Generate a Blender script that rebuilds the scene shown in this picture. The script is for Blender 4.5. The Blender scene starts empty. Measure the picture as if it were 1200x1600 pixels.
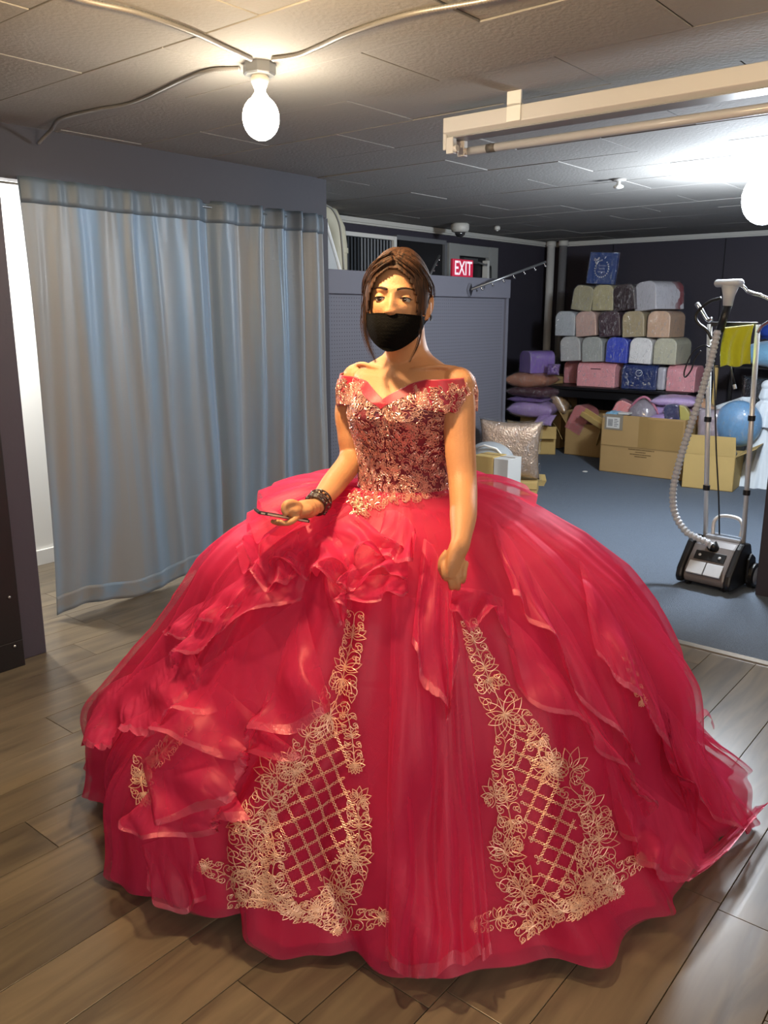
import bpy, bmesh, math, random
import numpy as np
from mathutils import Vector, Matrix, noise
from mathutils.bvhtree import BVHTree
random.seed(7); RN = np.random.RandomState(5)
D = bpy.data; scn = bpy.context.scene; COL = scn.collection
PI = math.pi; R = math.radians
# ---------------------------------------------------------------- camera
CAM_H = 1.48; PITCH = R(13.4); FPX = 1300.0; CEIL = 2.30
cam = D.cameras.new('camera'); cam_o = D.objects.new('camera', cam); COL.objects.link(cam_o)
cam.sensor_fit = 'VERTICAL'; cam.sensor_height = 24; cam.lens = FPX/1600*24
cam_o.location = (0, 0, CAM_H); cam_o.rotation_euler = (PI/2-PITCH, 0, 0)
cam.clip_start = 0.02
scn.camera = cam_o
# ---------------------------------------------------------------- world, exposure
w = D.worlds.new('world'); scn.world = w; w.use_nodes = True
w.node_tree.nodes['Background'].inputs[0].default_value = (.5, .55, .6, 1)
w.node_tree.nodes['Background'].inputs[1].default_value = .1
scn.view_settings.view_transform = 'Standard'; scn.view_settings.look = 'None'
scn.view_settings.exposure = 0.08; scn.view_settings.gamma = 1; scn.view_settings.use_curve_mapping = False
scn.cycles.transparent_max_bounces = 24; scn.cycles.max_bounces = 8
BULB_W = 15; KEY_W = 92; COOL_W = 230; FIT_W = 150; FILL_W = 62
# room axes: A runs along the curtain wall (u), B across it (v)
AZ = R(39.5); RZ = PI/2-AZ
ax_, ay_ = math.sin(AZ), math.cos(AZ)
def UV(u, v, z=0): return Vector((u*ax_-v*ay_, u*ay_+v*ax_, z))
def lamp(name, loc, watts, col, size=.05, label=None):
    l = D.lights.new(name, 'POINT'); l.energy = watts; l.color = col; l.shadow_soft_size = size
    o = D.objects.new(name, l); o.location = loc; COL.objects.link(o); return o
# unseen fill light added to brighten the scene from behind and above the camera
al = D.lights.new('added_fill_light', 'AREA'); al.energy = FILL_W; al.size = 2.2; al.size_y = 1.2; al.shape = 'RECTANGLE'; al.color = (1, .9, .78)
alo = D.objects.new('added_fill_light', al); COL.objects.link(alo); alo.location = (0.6, -1.3, 2.1)
alo.rotation_euler = (R(62), 0, R(6))
# ---------------------------------------------------------------- camera rays used to measure the photograph
cp_, sp_ = math.cos(PITCH), math.sin(PITCH)
EYE = Vector((0, 0, CAM_H))
def ray(px, py):
    x = (px-600)/FPX; y = -(py-800)/FPX
    return Vector((x, cp_+y*sp_, -sp_+y*cp_))
def at_z(px, py, z):
    r = ray(px, py); return EYE+r*((z-CAM_H)/r.z)
def at_y(px, py, Y):
    r = ray(px, py); return EYE+r*(Y/r.y)
def at_v(px, py, v):
    r = ray(px, py); return EYE+r*(v/(-r.x*ay_+r.y*ax_))
def at_u(px, py, u):
    r = ray(px, py); return EYE+r*(u/(r.x*ax_+r.y*ay_))
def uvz(p): return (p.x*ax_+p.y*ay_, -p.x*ay_+p.y*ax_, p.z)
# ---------------------------------------------------------------- materials
def lin(c):
    return tuple((x/12.92 if x <= .04045 else ((x+.055)/1.055)**2.4) for x in c)
def hexc(h): return lin(tuple(int(h[i:i+2], 16)/255 for i in (0, 2, 4)))
MATS = {}
def mat(name, col, rough=.6, metal=0., coat=0., bump=0., bscale=40., var=0., vscale=6., emit=0., emcol=None, trans=0., sheen=0., stretch=None, spec=.5, coat_rough=.08):
    if name in MATS: return MATS[name]
    m = D.materials.new(name); m.use_nodes = True; MATS[name] = m
    nt = m.node_tree; N = nt.nodes; Lk = nt.links; b = N['Principled BSDF']
    if isinstance(col, str): col = hexc(col)
    b.inputs['Base Color'].default_value = (*col, 1); b.inputs['Roughness'].default_value = rough
    b.inputs['Metallic'].default_value = metal; b.inputs['Coat Weight'].default_value = coat
    b.inputs['Coat Roughness'].default_value = coat_rough; b.inputs['Sheen Weight'].default_value = sheen
    b.inputs['Specular IOR Level'].default_value = spec
    if emit:
        b.inputs['Emission Color'].default_value = (*(emcol or col), 1); b.inputs['Emission Strength'].default_value = emit
    if bump or var:
        tc = N.new('ShaderNodeTexCoord'); mp = N.new('ShaderNodeMapping'); Lk.new(tc.outputs['Object'], mp.inputs[0])
        if stretch: mp.inputs['Scale'].default_value = stretch
    if bump:
        n = N.new('ShaderNodeTexNoise'); n.inputs['Scale'].default_value = bscale; n.inputs['Detail'].default_value = 4
        Lk.new(mp.outputs[0], n.inputs['Vector'])
        bp = N.new('ShaderNodeBump'); bp.inputs['Strength'].default_value = min(1, bump); bp.inputs['Distance'].default_value = .01*max(1, bump)
        Lk.new(n.outputs[0], bp.inputs['Height']); Lk.new(bp.outputs[0], b.inputs['Normal'])
        if coat: Lk.new(bp.outputs[0], b.inputs['Coat Normal'])
    if var:
        n = N.new('ShaderNodeTexNoise'); n.inputs['Scale'].default_value = vscale; n.inputs['Detail'].default_value = 5
        Lk.new(mp.outputs[0], n.inputs['Vector'])
        mx = N.new('ShaderNodeMix'); mx.data_type = 'RGBA'
        mx.inputs['A'].default_value = (*[c*(1-var) for c in col], 1); mx.inputs['B'].default_value = (*[min(1, c*(1+var)) for c in col], 1)
        Lk.new(n.outputs[0], mx.inputs['Factor']); Lk.new(mx.outputs['Result'], b.inputs['Base Color'])
    if trans:
        tr = N.new('ShaderNodeBsdfTransparent'); ms = N.new('ShaderNodeMixShader'); out = N['Material Output']
        ms.inputs[0].default_value = trans; Lk.new(b.outputs[0], ms.inputs[1]); Lk.new(tr.outputs[0], ms.inputs[2]); Lk.new(ms.outputs[0], out.inputs[0])
    return m
def plank_mat(name, c1, c2, rough, axis):
    m = D.materials.new(name); m.use_nodes = True; nt = m.node_tree; N = nt.nodes; Lk = nt.links; b = N['Principled BSDF']
    tc = N.new('ShaderNodeTexCoord'); oi = N.new('ShaderNodeObjectInfo'); mp = N.new('ShaderNodeMapping')
    mp.inputs['Scale'].default_value = (1.6, 13, 4)
    ad = N.new('ShaderNodeVectorMath'); ad.operation = 'ADD'
    sc = N.new('ShaderNodeVectorMath'); sc.operation = 'SCALE'; sc.inputs['Scale'].default_value = 37
    cb = N.new('ShaderNodeCombineXYZ'); Lk.new(oi.outputs['Random'], cb.inputs[0]); Lk.new(oi.outputs['Random'], cb.inputs[1])
    Lk.new(cb.outputs[0], sc.inputs[0]); Lk.new(tc.outputs['Object'], ad.inputs[0]); Lk.new(sc.outputs[0], ad.inputs[1]); Lk.new(ad.outputs[0], mp.inputs[0])
    n = N.new('ShaderNodeTexNoise'); n.inputs['Scale'].default_value = 1.3; n.inputs['Detail'].default_value = 7; n.inputs['Distortion'].default_value = .8
    Lk.new(mp.outputs[0], n.inputs['Vector'])
    cr = N.new('ShaderNodeValToRGB'); cr.color_ramp.elements[0].position = .33; cr.color_ramp.elements[1].position = .68
    cr.color_ramp.elements[0].color = (*hexc(c1), 1); cr.color_ramp.elements[1].color = (*hexc(c2), 1)
    Lk.new(n.outputs[0], cr.inputs[0])
    hs = N.new('ShaderNodeHueSaturation'); mr = N.new('ShaderNodeMapRange'); mr.inputs['To Min'].default_value = .8; mr.inputs['To Max'].default_value = 1.18
    Lk.new(oi.outputs['Random'], mr.inputs[0]); Lk.new(mr.outputs[0], hs.inputs['Value']); Lk.new(cr.outputs[0], hs.inputs['Color']); Lk.new(hs.outputs[0], b.inputs['Base Color'])
    b.inputs['Roughness'].default_value = rough
    bp = N.new('ShaderNodeBump'); bp.inputs['Strength'].default_value = .25; bp.inputs['Distance'].default_value = .002
    Lk.new(n.outputs[0], bp.inputs['Height']); Lk.new(bp.outputs[0], b.inputs['Normal'])
    return m
def tulle_mat(name, col, a0=.35, a1=.9, streak=90., rough=.5, glow=.35, sheen=.25):
    """sheer net: threads (diffuse + translucent + a little gloss) with open holes between, denser when seen edge on"""
    m = D.materials.new(name); m.use_nodes = True; nt = m.node_tree; N = nt.nodes; Lk = nt.links
    for n in list(N):
        if n.type != 'OUTPUT_MATERIAL': N.remove(n)
    out = [n for n in N if n.type == 'OUTPUT_MATERIAL'][0]
    if isinstance(col, str): col = hexc(col)
    df = N.new('ShaderNodeBsdfDiffuse'); tl = N.new('ShaderNodeBsdfTranslucent'); gl = N.new('ShaderNodeBsdfGlossy'); tr = N.new('ShaderNodeBsdfTransparent')
    uv = N.new('ShaderNodeUVMap'); mp = N.new('ShaderNodeMapping'); mp.inputs['Scale'].default_value = (streak, 2.2, 1)
    Lk.new(uv.outputs[0], mp.inputs[0])
    ns = N.new('ShaderNodeTexNoise'); ns.inputs['Scale'].default_value = 1; ns.inputs['Detail'].default_value = 4; Lk.new(mp.outputs[0], ns.inputs['Vector'])
    tc = N.new('ShaderNodeTexCoord'); n2 = N.new('ShaderNodeTexNoise'); n2.inputs['Scale'].default_value = 3.5; n2.inputs['Detail'].default_value = 3; Lk.new(tc.outputs['Object'], n2.inputs['Vector'])
    mx = N.new('ShaderNodeMix'); mx.data_type = 'RGBA'
    mx.inputs['A'].default_value = (col[0]*.72, col[1]*.6, col[2]*.6, 1)
    mx.inputs['B'].default_value = (min(1, col[0]*1.15), min(1, col[1]*1.5), min(1, col[2]*1.35), 1)
    Lk.new(ns.outputs[0], mx.inputs['Factor'])
    for s in (df, tl): Lk.new(mx.outputs['Result'], s.inputs['Color'])
    gl.inputs['Color'].default_value = (1, .45, .5, 1); gl.inputs['Roughness'].default_value = rough
    bp = N.new('ShaderNodeBump'); bp.inputs['Strength'].default_value = .5; bp.inputs['Distance'].default_value = .006
    Lk.new(ns.outputs[0], bp.inputs['Height'])
    for s in (df, gl): Lk.new(bp.outputs[0], s.inputs['Normal'])
    m1 = N.new('ShaderNodeMixShader'); m1.inputs[0].default_value = glow; Lk.new(df.outputs[0], m1.inputs[1]); Lk.new(tl.outputs[0], m1.inputs[2])
    m2 = N.new('ShaderNodeMixShader'); m2.inputs[0].default_value = sheen*.3; Lk.new(m1.outputs[0], m2.inputs[1]); Lk.new(gl.outputs[0], m2.inputs[2])
    lw = N.new('ShaderNodeLayerWeight'); lw.inputs[0].default_value = .5
    mr = N.new('ShaderNodeMapRange'); mr.inputs['To Min'].default_value = a0; mr.inputs['To Max'].default_value = a1; Lk.new(lw.outputs['Facing'], mr.inputs[0])
    ml = N.new('ShaderNodeMath'); ml.operation = 'MULTIPLY'; ml.use_clamp = True
    m3 = N.new('ShaderNodeMapRange'); m3.inputs['From Min'].default_value = .3; m3.inputs['From Max'].default_value = .7; m3.inputs['To Min'].default_value = .75; m3.inputs['To Max'].default_value = 1.2
    Lk.new(n2.outputs[0], m3.inputs[0]); Lk.new(mr.outputs[0], ml.inputs[0]); Lk.new(m3.outputs[0], ml.inputs[1])
    m4 = N.new('ShaderNodeMixShader'); Lk.new(ml.outputs[0], m4.inputs[0]); Lk.new(tr.outputs[0], m4.inputs[1]); Lk.new(m2.outputs[0], m4.inputs[2])
    Lk.new(m4.outputs[0], out.inputs[0]); return m
def wrap_mat(name='clear_plastic_wrap'):
    if name in MATS: return MATS[name]
    m = D.materials.new(name); m.use_nodes = True; MATS[name] = m; nt = m.node_tree; N = nt.nodes; Lk = nt.links
    b = N['Principled BSDF']; out = N['Material Output']
    gl = N.new('ShaderNodeBsdfGlossy'); gl.inputs['Roughness'].default_value = .09; tr = N.new('ShaderNodeBsdfTransparent')
    tc = N.new('ShaderNodeTexCoord'); ns = N.new('ShaderNodeTexNoise'); ns.inputs['Scale'].default_value = 13; ns.inputs['Detail'].default_value = 2; ns.inputs['Distortion'].default_value = 2.5
    mp = N.new('ShaderNodeMapping'); mp.inputs['Scale'].default_value = (1.6, 1.6, .8); Lk.new(tc.outputs['Object'], mp.inputs[0]); Lk.new(mp.outputs[0], ns.inputs['Vector'])
    bp = N.new('ShaderNodeBump'); bp.inputs['Strength'].default_value = 1; bp.inputs['Distance'].default_value = .03
    Lk.new(ns.outputs[0], bp.inputs['Height']); Lk.new(bp.outputs[0], gl.inputs['Normal'])
    N.remove(b); ms = N.new('ShaderNodeMixShader')
    # whitish creases in the film also paint in its glints; flat film is almost clear
    n2 = N.new('ShaderNodeTexNoise'); n2.inputs['Scale'].default_value = 9; n2.inputs['Detail'].default_value = 3; n2.inputs['Distortion'].default_value = 1.6
    mp2 = N.new('ShaderNodeMapping'); mp2.inputs['Scale'].default_value = (1.5, 1.5, .55); mp2.inputs['Rotation'].default_value = (.3, .5, .2); Lk.new(tc.outputs['Object'], mp2.inputs[0]); Lk.new(mp2.outputs[0], n2.inputs['Vector'])
    su = N.new('ShaderNodeMath'); su.operation = 'SUBTRACT'; su.inputs[1].default_value = .53; Lk.new(n2.outputs[0], su.inputs[0])
    ab = N.new('ShaderNodeMath'); ab.operation = 'ABSOLUTE'; Lk.new(su.outputs[0], ab.inputs[0])
    mr = N.new('ShaderNodeMapRange'); mr.inputs['From Min'].default_value = .003; mr.inputs['From Max'].default_value = .012; mr.inputs['To Min'].default_value = .42; mr.inputs['To Max'].default_value = .09
    Lk.new(ab.outputs[0], mr.inputs[0]); Lk.new(mr.outputs[0], ms.inputs[0])
    df = N.new('ShaderNodeBsdfDiffuse'); df.inputs['Color'].default_value = (.85, .87, .9, 1); m2 = N.new('ShaderNodeMixShader')
    m3 = N.new('ShaderNodeMapRange'); m3.inputs['From Min'].default_value = .003; m3.inputs['From Max'].default_value = .012; m3.inputs['To Min'].default_value = .8; m3.inputs['To Max'].default_value = 0
    Lk.new(ab.outputs[0], m3.inputs[0]); Lk.new(m3.outputs[0], m2.inputs[0]); Lk.new(gl.outputs[0], m2.inputs[1]); Lk.new(df.outputs[0], m2.inputs[2])
    Lk.new(tr.outputs[0], ms.inputs[1]); Lk.new(m2.outputs[0], ms.inputs[2]); Lk.new(ms.outputs[0], out.inputs[0]); return m
# ---------------------------------------------------------------- mesh building
class MB:
    def __init__(s): s.v = []; s.f = []; s.uv = {}
    def add(s, vs, fs):
        o = len(s.v); s.v += [tuple(p) for p in vs]; s.f += [tuple(i+o for i in f) for f in fs]; return s
    def box(s, x0, x1, y0, y1, z0, z1):
        return s.add([(x0, y0, z0), (x1, y0, z0), (x1, y1, z0), (x0, y1, z0), (x0, y0, z1), (x1, y0, z1), (x1, y1, z1), (x0, y1, z1)],
                     [(3, 2, 1, 0), (4, 5, 6, 7), (0, 1, 5, 4), (1, 2, 6, 5), (2, 3, 7, 6), (3, 0, 4, 7)])
    def obox(s, M, x0, x1, y0, y1, z0, z1):
        t = MB().box(x0, x1, y0, y1, z0, z1); return s.add([M @ Vector(p) for p in t.v], t.f)
    def prism(s, poly, d, T=lambda x, y, z: (x, y, z)):
        """poly in (x,z), extruded in y from d[0] to d[1]"""
        n = len(poly); vs = [T(x, d[0], z) for x, z in poly]+[T(x, d[1], z) for x, z in poly]
        fs = [tuple(range(n)), tuple(range(2*n-1, n-1, -1))]+[(i, i+n, (i+1) % n+n, (i+1) % n) for i in range(n)]
        return s.add(vs, fs)
    def tube(s, pts, r, n=8, caps=True, flat=None):
        pts = [Vector(p) for p in pts]; m = len(pts)
        if m < 2: return s
        rs = r if isinstance(r, (list, tuple)) else [r]*m
        vs = []; ref = None
        for i, p in enumerate(pts):
            t = (pts[min(i+1, m-1)]-pts[max(i-1, 0)])
            t = t.normalized() if t.length > 1e-9 else Vector((0, 0, 1))
            if ref is None: ref = Vector((0, 0, 1)) if abs(t.z) < .9 else Vector((1, 0, 0))
            a = (ref-t*ref.dot(t)); a = a.normalized() if a.length > 1e-6 else t.orthogonal().normalized(); b = t.cross(a); ref = a
            ra, rb = rs[i] if isinstance(rs[i], (tuple, list)) else (rs[i], rs[i])
            for k in range(n):
                q = 2*PI*k/n; vs.append(p+a*math.cos(q)*ra+b*math.sin(q)*rb)
        fs = [(i*n+k, i*n+(k+1) % n, (i+1)*n+(k+1) % n, (i+1)*n+k) for i in range(m-1) for k in range(n)]
        if caps: fs += [tuple(range(n-1, -1, -1)), tuple(range((m-1)*n, m*n))]
        return s.add(vs, fs)
    def lathe(s, prof, n=24, T=lambda p: p):
        m = len(prof); vs = [T(Vector((r*math.cos(2*PI*k/n), r*math.sin(2*PI*k/n), z))) for r, z in prof for k in range(n)]
        fs = [(i*n+k, i*n+(k+1) % n, (i+1)*n+(k+1) % n, (i+1)*n+k) for i in range(m-1) for k in range(n)]
        fs += [tuple(range(n-1, -1, -1)), tuple(range((m-1)*n, m*n))]
        return s.add(vs, fs)
    def grid(s, fn, nu, nv, uvfn=None, closed=False):
        o = len(s.v); vs = []
        for j in range(nv+1):
            for i in range(nu+1): vs.append(fn(i/nu, j/nv))
        s.add(vs, [(j*(nu+1)+i, j*(nu+1)+i+1, (j+1)*(nu+1)+i+1, (j+1)*(nu+1)+i) for j in range(nv) for i in range(nu)])
        for j in range(nv+1):
            for i in range(nu+1): s.uv[o+j*(nu+1)+i] = (i/nu, j/nv) if uvfn is None else uvfn(i/nu, j/nv)
        return s
    def ellipsoid(s, c, r, n=16, m=10, M=None):
        vs = [];
        for j in range(m+1):
            a = -PI/2+PI*j/m
            for i in range(n):
                p = Vector((r[0]*math.cos(a)*math.cos(2*PI*i/n), r[1]*math.cos(a)*math.sin(2*PI*i/n), r[2]*math.sin(a)))
                vs.append((M @ p if M else p)+Vector(c))
        fs = [(j*n+i, j*n+(i+1) % n, (j+1)*n+(i+1) % n, (j+1)*n+i) for j in range(m) for i in range(n)]
        return s.add(vs, fs)
    def build(s, name, m, parent=None, smooth=False, bevel=0, loc=None, rz=None, weld=False, solid=0, sub=0):
        me = D.meshes.new(name); me.from_pydata([tuple(p) for p in s.v], [], s.f)
        if s.uv:
            ul = me.uv_layers.new(name='UVMap'); li = np.empty(len(me.loops), dtype=np.int32); me.loops.foreach_get('vertex_index', li)
            arr = np.zeros((len(s.v), 2), dtype=np.float32)
            for k, q in s.uv.items(): arr[k] = q
            ul.data.foreach_set('uv', arr[li].ravel())
        if weld:
            b = bmesh.new(); b.from_mesh(me); bmesh.ops.remove_doubles(b, verts=b.verts, dist=1e-5); b.to_mesh(me); b.free()
        b = bmesh.new(); b.from_mesh(me)
        if not s.uv: bmesh.ops.recalc_face_normals(b, faces=b.faces)
        b.to_mesh(me); b.free()
        me.materials.append(m)
        if smooth: me.polygons.foreach_set('use_smooth', [True]*len(me.polygons))
        o = D.objects.new(name, me); COL.objects.link(o)
        if parent: o.parent = parent
        if loc is not None: o.location = loc
        if rz is not None: o.rotation_euler.z = rz
        if solid:
            q = o.modifiers.new('solid', 'SOLIDIFY'); q.thickness = solid; q.offset = 0
        if bevel:
            q = o.modifiers.new('bevel', 'BEVEL'); q.width = bevel; q.segments = 2; q.limit_method = 'ANGLE'
        if sub:
            q = o.modifiers.new('sub', 'SUBSURF'); q.levels = sub; q.render_levels = sub
        return o
def tag(o, label=None, cat=None, group=None, kind=None):
    if label: o['label'] = label
    if cat: o['category'] = cat
    if group: o['group'] = group
    if kind: o['kind'] = kind
    return o
def thing(name, label, cat, loc=(0, 0, 0), rz=0., group=None, tilt=None):
    o = D.objects.new(name, None); COL.objects.link(o); o.location = loc; o.rotation_euler = (0, 0, rz); o.empty_display_size = .05
    if tilt:
        o.rotation_mode = 'QUATERNION'
        o.rotation_quaternion = (Matrix.Rotation(rz, 3, 'Z') @ Matrix.Rotation(tilt[0], 3, 'X') @ Matrix.Rotation(tilt[1], 3, 'Y')).to_quaternion()
    return tag(o, label, cat, group)
def struct(name, mb, m, parent=None, rot=True, **k):
    """mesh given in room axes (u, v, z)"""
    o = mb.build(name, m, parent, **k)
    if rot and not parent: o.rotation_euler.z = RZ
    if not parent: o['kind'] = 'structure'
    return o
def spline(pts, n=8):
    pts = [Vector(p) for p in pts]; out = []
    P = [pts[0]*2-pts[1]]+pts+[pts[-1]*2-pts[-2]]
    for i in range(1, len(P)-2):
        for k in range(n):
            t = k/n; a, b, c, d = P[i-1], P[i], P[i+1], P[i+2]
            out.append(.5*((2*b)+(c-a)*t+(2*a-5*b+4*c-d)*t*t+(3*b-a-3*c+d)*t**3))
    out.append(pts[-1]); return out
def interp(x, xs, ys): return float(np.interp(x, xs, ys))
# ================================================================= THE ROOM
m_ceil = mat('painted_ceiling_tile', '858380', .85, bump=.25, bscale=60, var=.05, vscale=3)
m_ceil_gap = mat('ceiling_joint', '6e6c6a', .9)
m_plank = plank_mat('laminate_plank', '574d41', '766a57', .30, 0)
m_gapd = mat('floor_joint', '3a2f24', .8)
m_carpet = mat('blue_grey_carpet', '6d7989', .97, bump=1, bscale=420, var=.28, vscale=160)
m_dark = mat('dark_plum_paint', '302d38', .7, bump=.1, bscale=50)
m_valance = mat('slate_painted_board', '33323a', .7, bump=.1, bscale=40)
m_peg = mat('grey_blue_pegboard', '5c5c66', .7)
m_hole = mat('pegboard_hole', '1c1c24', .9)
m_white = mat('white_wall_paint', 'e9e7e2', .7)
m_trimw = mat('pale_painted_trim', 'b9b9b4', .5)
m_blackm = mat('black_metal', '131215', .45)
m_grey = mat('grey_metal', '8a8c8e', .35, metal=.8)

# floor: laminate planks as far as the carpet edge, carpet beyond
floor = struct('floor', MB().box(-2, 3.66, -3, 5.0, -.06, -.006), m_gapd)
PW = .192; PL = 1.22
me0 = None
random.seed(3)
for r_ in range(-4, 24):
    v0 = 1.66-PW*6+PW*(r_-0); off = random.random()*PL
    if v0 > 4.66: continue
    v1 = min(v0+PW, 4.69)
    k = -2
    while True:
        u0 = off+k*PL-PL; u1 = u0+PL; k += 1
        if u0 > 3.63: break
        a, b = max(u0, -.35), min(u1, 3.63)
        if b-a < .04: continue
        L, Wd = b-a, v1-v0
        mb = MB().box(.001, L-.001, .001, Wd-.001, -.006, 0)
        p = mb.build('plank', m_plank, floor, bevel=.0009); p.location = (a, v0, 0)
struct('carpet', MB().box(3.66, 9.2, -3, 5.1, -.06, .004), m_carpet)
struct('trim_1', MB().prism([(3.622, 0), (3.63, .006), (3.665, .009), (3.672, .004), (3.672, 0)], (-3, 3.78)), mat('bronze_edge_strip', '6d6459', .4, metal=.6))
# ceiling: staggered fibre tiles
ceiling = struct('ceiling', MB().box(-2, 9.2, -3, 5.1, CEIL+.004, CEIL+.06), m_ceil_gap)
TW, TL = .434, .905
for k in range(-8, 13):
    u0 = 3.95+TW*(k-1)
    if u0 > 9.1: continue
    ph = 1.92 if k % 2 == 1 else 1.467
    for j in range(-5, 5):
        v0 = ph+TL*(j-0); v1 = v0+TL
        if v1 < -.9 or v0 > 5.0: continue
        v1 = min(v1, 5.02); u1 = min(u0+TW, 9.12)
        if v1-v0 < .04: continue
        ps = .0015
        mb = MB().box(ps, u1-u0-ps, ps*1.5, v1-v0-ps*1.5, 0, .012)
        t = mb.build('ceiling_tile', m_ceil, ceiling, bevel=.002); t.location = (u0, v0, CEIL-.006+random.uniform(-.0022, .0022))
        t.rotation_euler = (random.uniform(-.0012, .0012), random.uniform(-.003, .003), 0)
# walls
struct('wall_far', MB().box(9.12, 9.25, -3, 5.1, 0, 2.3), m_dark)
for v in (2.98, 1.77, 4.2):
    struct('trim_2', MB().box(9.112, 9.121, v-.004, v+.004, .1, 2.24), mat('panel_joint', '121118', .8))
struct('wall_exit', MB().box(4.06, 9.2, 5.02, 5.15, 0, 2.3), m_dark)
struct('trim_3', MB().box(9.07, 9.12, -3, 5.02, 2.25, 2.285).box(9.09, 9.12, -3, 5.02, 2.235, 2.25), m_trimw)
struct('trim_4', MB().box(4.06, 9.12, 4.965, 5.02, 2.25, 2.285).box(4.06, 9.12, 4.985, 5.02, 2.235, 2.25), m_trimw)
struct('wall_right', MB().box(-2, 9.2, -3.1, -3, 0, 2.3), m_white)
struct('wall_back', MB().box(-2.1, -2, -3, 5.1, 0, 2.3), m_white)
# fitting room behind the curtain
struct('wall_fitting_room', MB().box(-2, 4.0, 4.69, 4.8, 0, 2.3), m_white)
struct('baseboard_fitting_room', MB().box(-2, 4.0, 4.675, 4.69, 0, .09), m_white)
struct('wall_fitting_side', MB().box(4.0, 4.06, 3.86, 5.1, 0, 2.3), m_white)
struct('wall_left', MB().box(-2, 1.5, 3.45, 3.8, 0, 2.3), m_dark)
pl = struct('pillar', MB().box(1.5, 1.73, 3.39, 3.8, 0, 2.07), mat('plum_painted_post', '37333f', .6, bump=.1), bevel=.004)
val = struct('valance_board', MB().box(-2, 4.03, 3.79, 3.87, 2.065, 2.3), m_valance)
struct('trim_5', MB().box(4.0, 4.05, 3.80, 3.86, 0, 2.065), m_valance)
struct('trim_6', MB().box(3.975, 3.999, 3.81, 3.835, 1.93, 2.06), m_white)
# right edge pillar
struct('pillar_2', MB().box(4.57, 4.85, .55, 1.17, 0, 2.3), m_dark, bevel=.004)
# pegboard partition
pg = struct('pegboard_partition', MB().box(4.10, 6.38, 3.90, 3.94, 0, 1.62), m_peg)
tag(pg, 'grey blue pegboard display partition with wide cap board behind the girl', 'partition'); del pg['kind']
mb = MB().box(4.06, 6.40, 3.865, 3.96, 1.61, 1.765); mb.build('cap_board', m_peg, pg, bevel=.004)
MB().box(4.045, 4.085, 3.87, 3.95, 0, 1.70).build('end_strip', m_blackm, pg)
MB().box(6.36, 6.40, 3.88, 3.95, 0, 1.61).build('edge_post', m_peg, pg)
hb = MB()
for i in range(87):
    for j in range(48):
        u = 4.13+i*.0254; z = 1.585-j*.0254
        if z < .35: continue
        c = (u, 3.8995, z); q = .0034
        hb.add([(u+q*math.cos(a*PI/3), 3.8994, z+q*math.sin(a*PI/3)) for a in range(6)], [tuple(range(6))])
tag(hb.build('peg_holes', m_hole, pg), kind='stuff')
# waterfall display arms
def waterfall(u0, v0, z0, u1, v1, z1, label, n=7):
    t = thing('display_arm', label, 'display arm', UV(u0, v0, z0), 0, 'waterfall arms along the partition cap')
    a = Vector((0, 0, 0)); b = UV(u1, v1, z1)-UV(u0, v0, z0)
    MB().tube([a, b], (.010), 8).build('bar', m_grey, t, smooth=True)
    d = b.normalized(); s = d.cross(Vector((0, 0, 1))).normalized(); up_ = s.cross(d)
    for k in range(n):
        p = b*((k+1)/n)*.98; hk = MB(); hk.tube([p-up_*.005, p-up_*.024, p-up_*.03+d*.006], .005, 6)
        hk.ellipsoid(p-up_*.032+d*.006, (.0095, .0095, .0095), 8, 6); hk.build('ball_hook', mat('polished_chrome', 'd8d8da', .12, metal=1), t, smooth=True)
    M = Matrix.Rotation(RZ, 4, 'Z')
    return t, M
t, M = waterfall(5.75, 3.85, 1.665, 6.42, 3.55, 1.90, 'long silver display arm with ball hooks rising to the right off the partition')
MB().prism([(0, -.055), (.03, 0), (0, .055), (-.03, 0)], (-.012, .012), lambda x, y, z: tuple(M @ Vector((x, y, z)))).build('bracket', mat('polished_chrome', 'd8d8da', .12, metal=1), t, bevel=.002)
waterfall(5.35, 3.97, 1.74, 5.88, 4.25, 1.95, 'short grey display arm with ball hooks just right of the girls hair', 4)
waterfall(6.25, 3.97, 1.72, 6.75, 4.3, 1.90, 'short dark display arm between the exit sign and door frame', 4)
# windows, door frame on the exit wall
m_wf = mat('white_window_frame', 'd2d2ce', .5)
m_glass_dark = mat('dim_window_glass', '20242a', .1, coat=.5)
m_blind = mat('grey_vertical_blind', '7d8084', .7)
wn = struct('window_1', MB().box(5.50, 6.20, 5.0, 5.02, 1.78, 2.16), m_glass_dark)
for nm, bx in (('frame_rail', (5.46, 6.22, 4.975, 5.02, 2.13, 2.165)), ('frame_rail', (5.46, 6.22, 4.975, 5.02, 1.78, 1.825)), ('frame_stile', (6.175, 6.215, 4.97, 5.02, 1.78, 2.16)), ('frame_stile', (5.46, 5.49, 4.97, 5.02, 1.78, 2.16))):
    MB().box(*bx).build(nm, m_wf, wn, bevel=.002)
for k in range(15):
    u = 5.51+k*.044; M_ = Matrix.Translation((u+.02, 4.992, 1.97)) @ Matrix.Rotation(.35, 4, 'Z')
    MB().obox(M_, -.019, .019, -.0012, .0012, -.15, .155).build('blind_slat', m_blind if k > 4 else mat('dark_blind', '3b3f44', .7), wn)
wn = struct('window_2', MB().box(6.28, 6.98, 5.0, 5.02, 1.75, 2.14), mat('window_dusk', '1a1a1c', .3))
for nm, bx in (('frame_rail', (6.22, 7.0, 4.975, 5.02, 2.14, 2.18)), ('frame_rail', (6.22, 7.0, 4.975, 5.02, 1.74, 1.77)), ('frame_stile', (6.97, 7.01, 4.97, 5.02, 1.75, 2.16))):
    MB().box(*bx).build(nm, mat('dim_grey_frame', '64666a', .6), wn)
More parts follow.
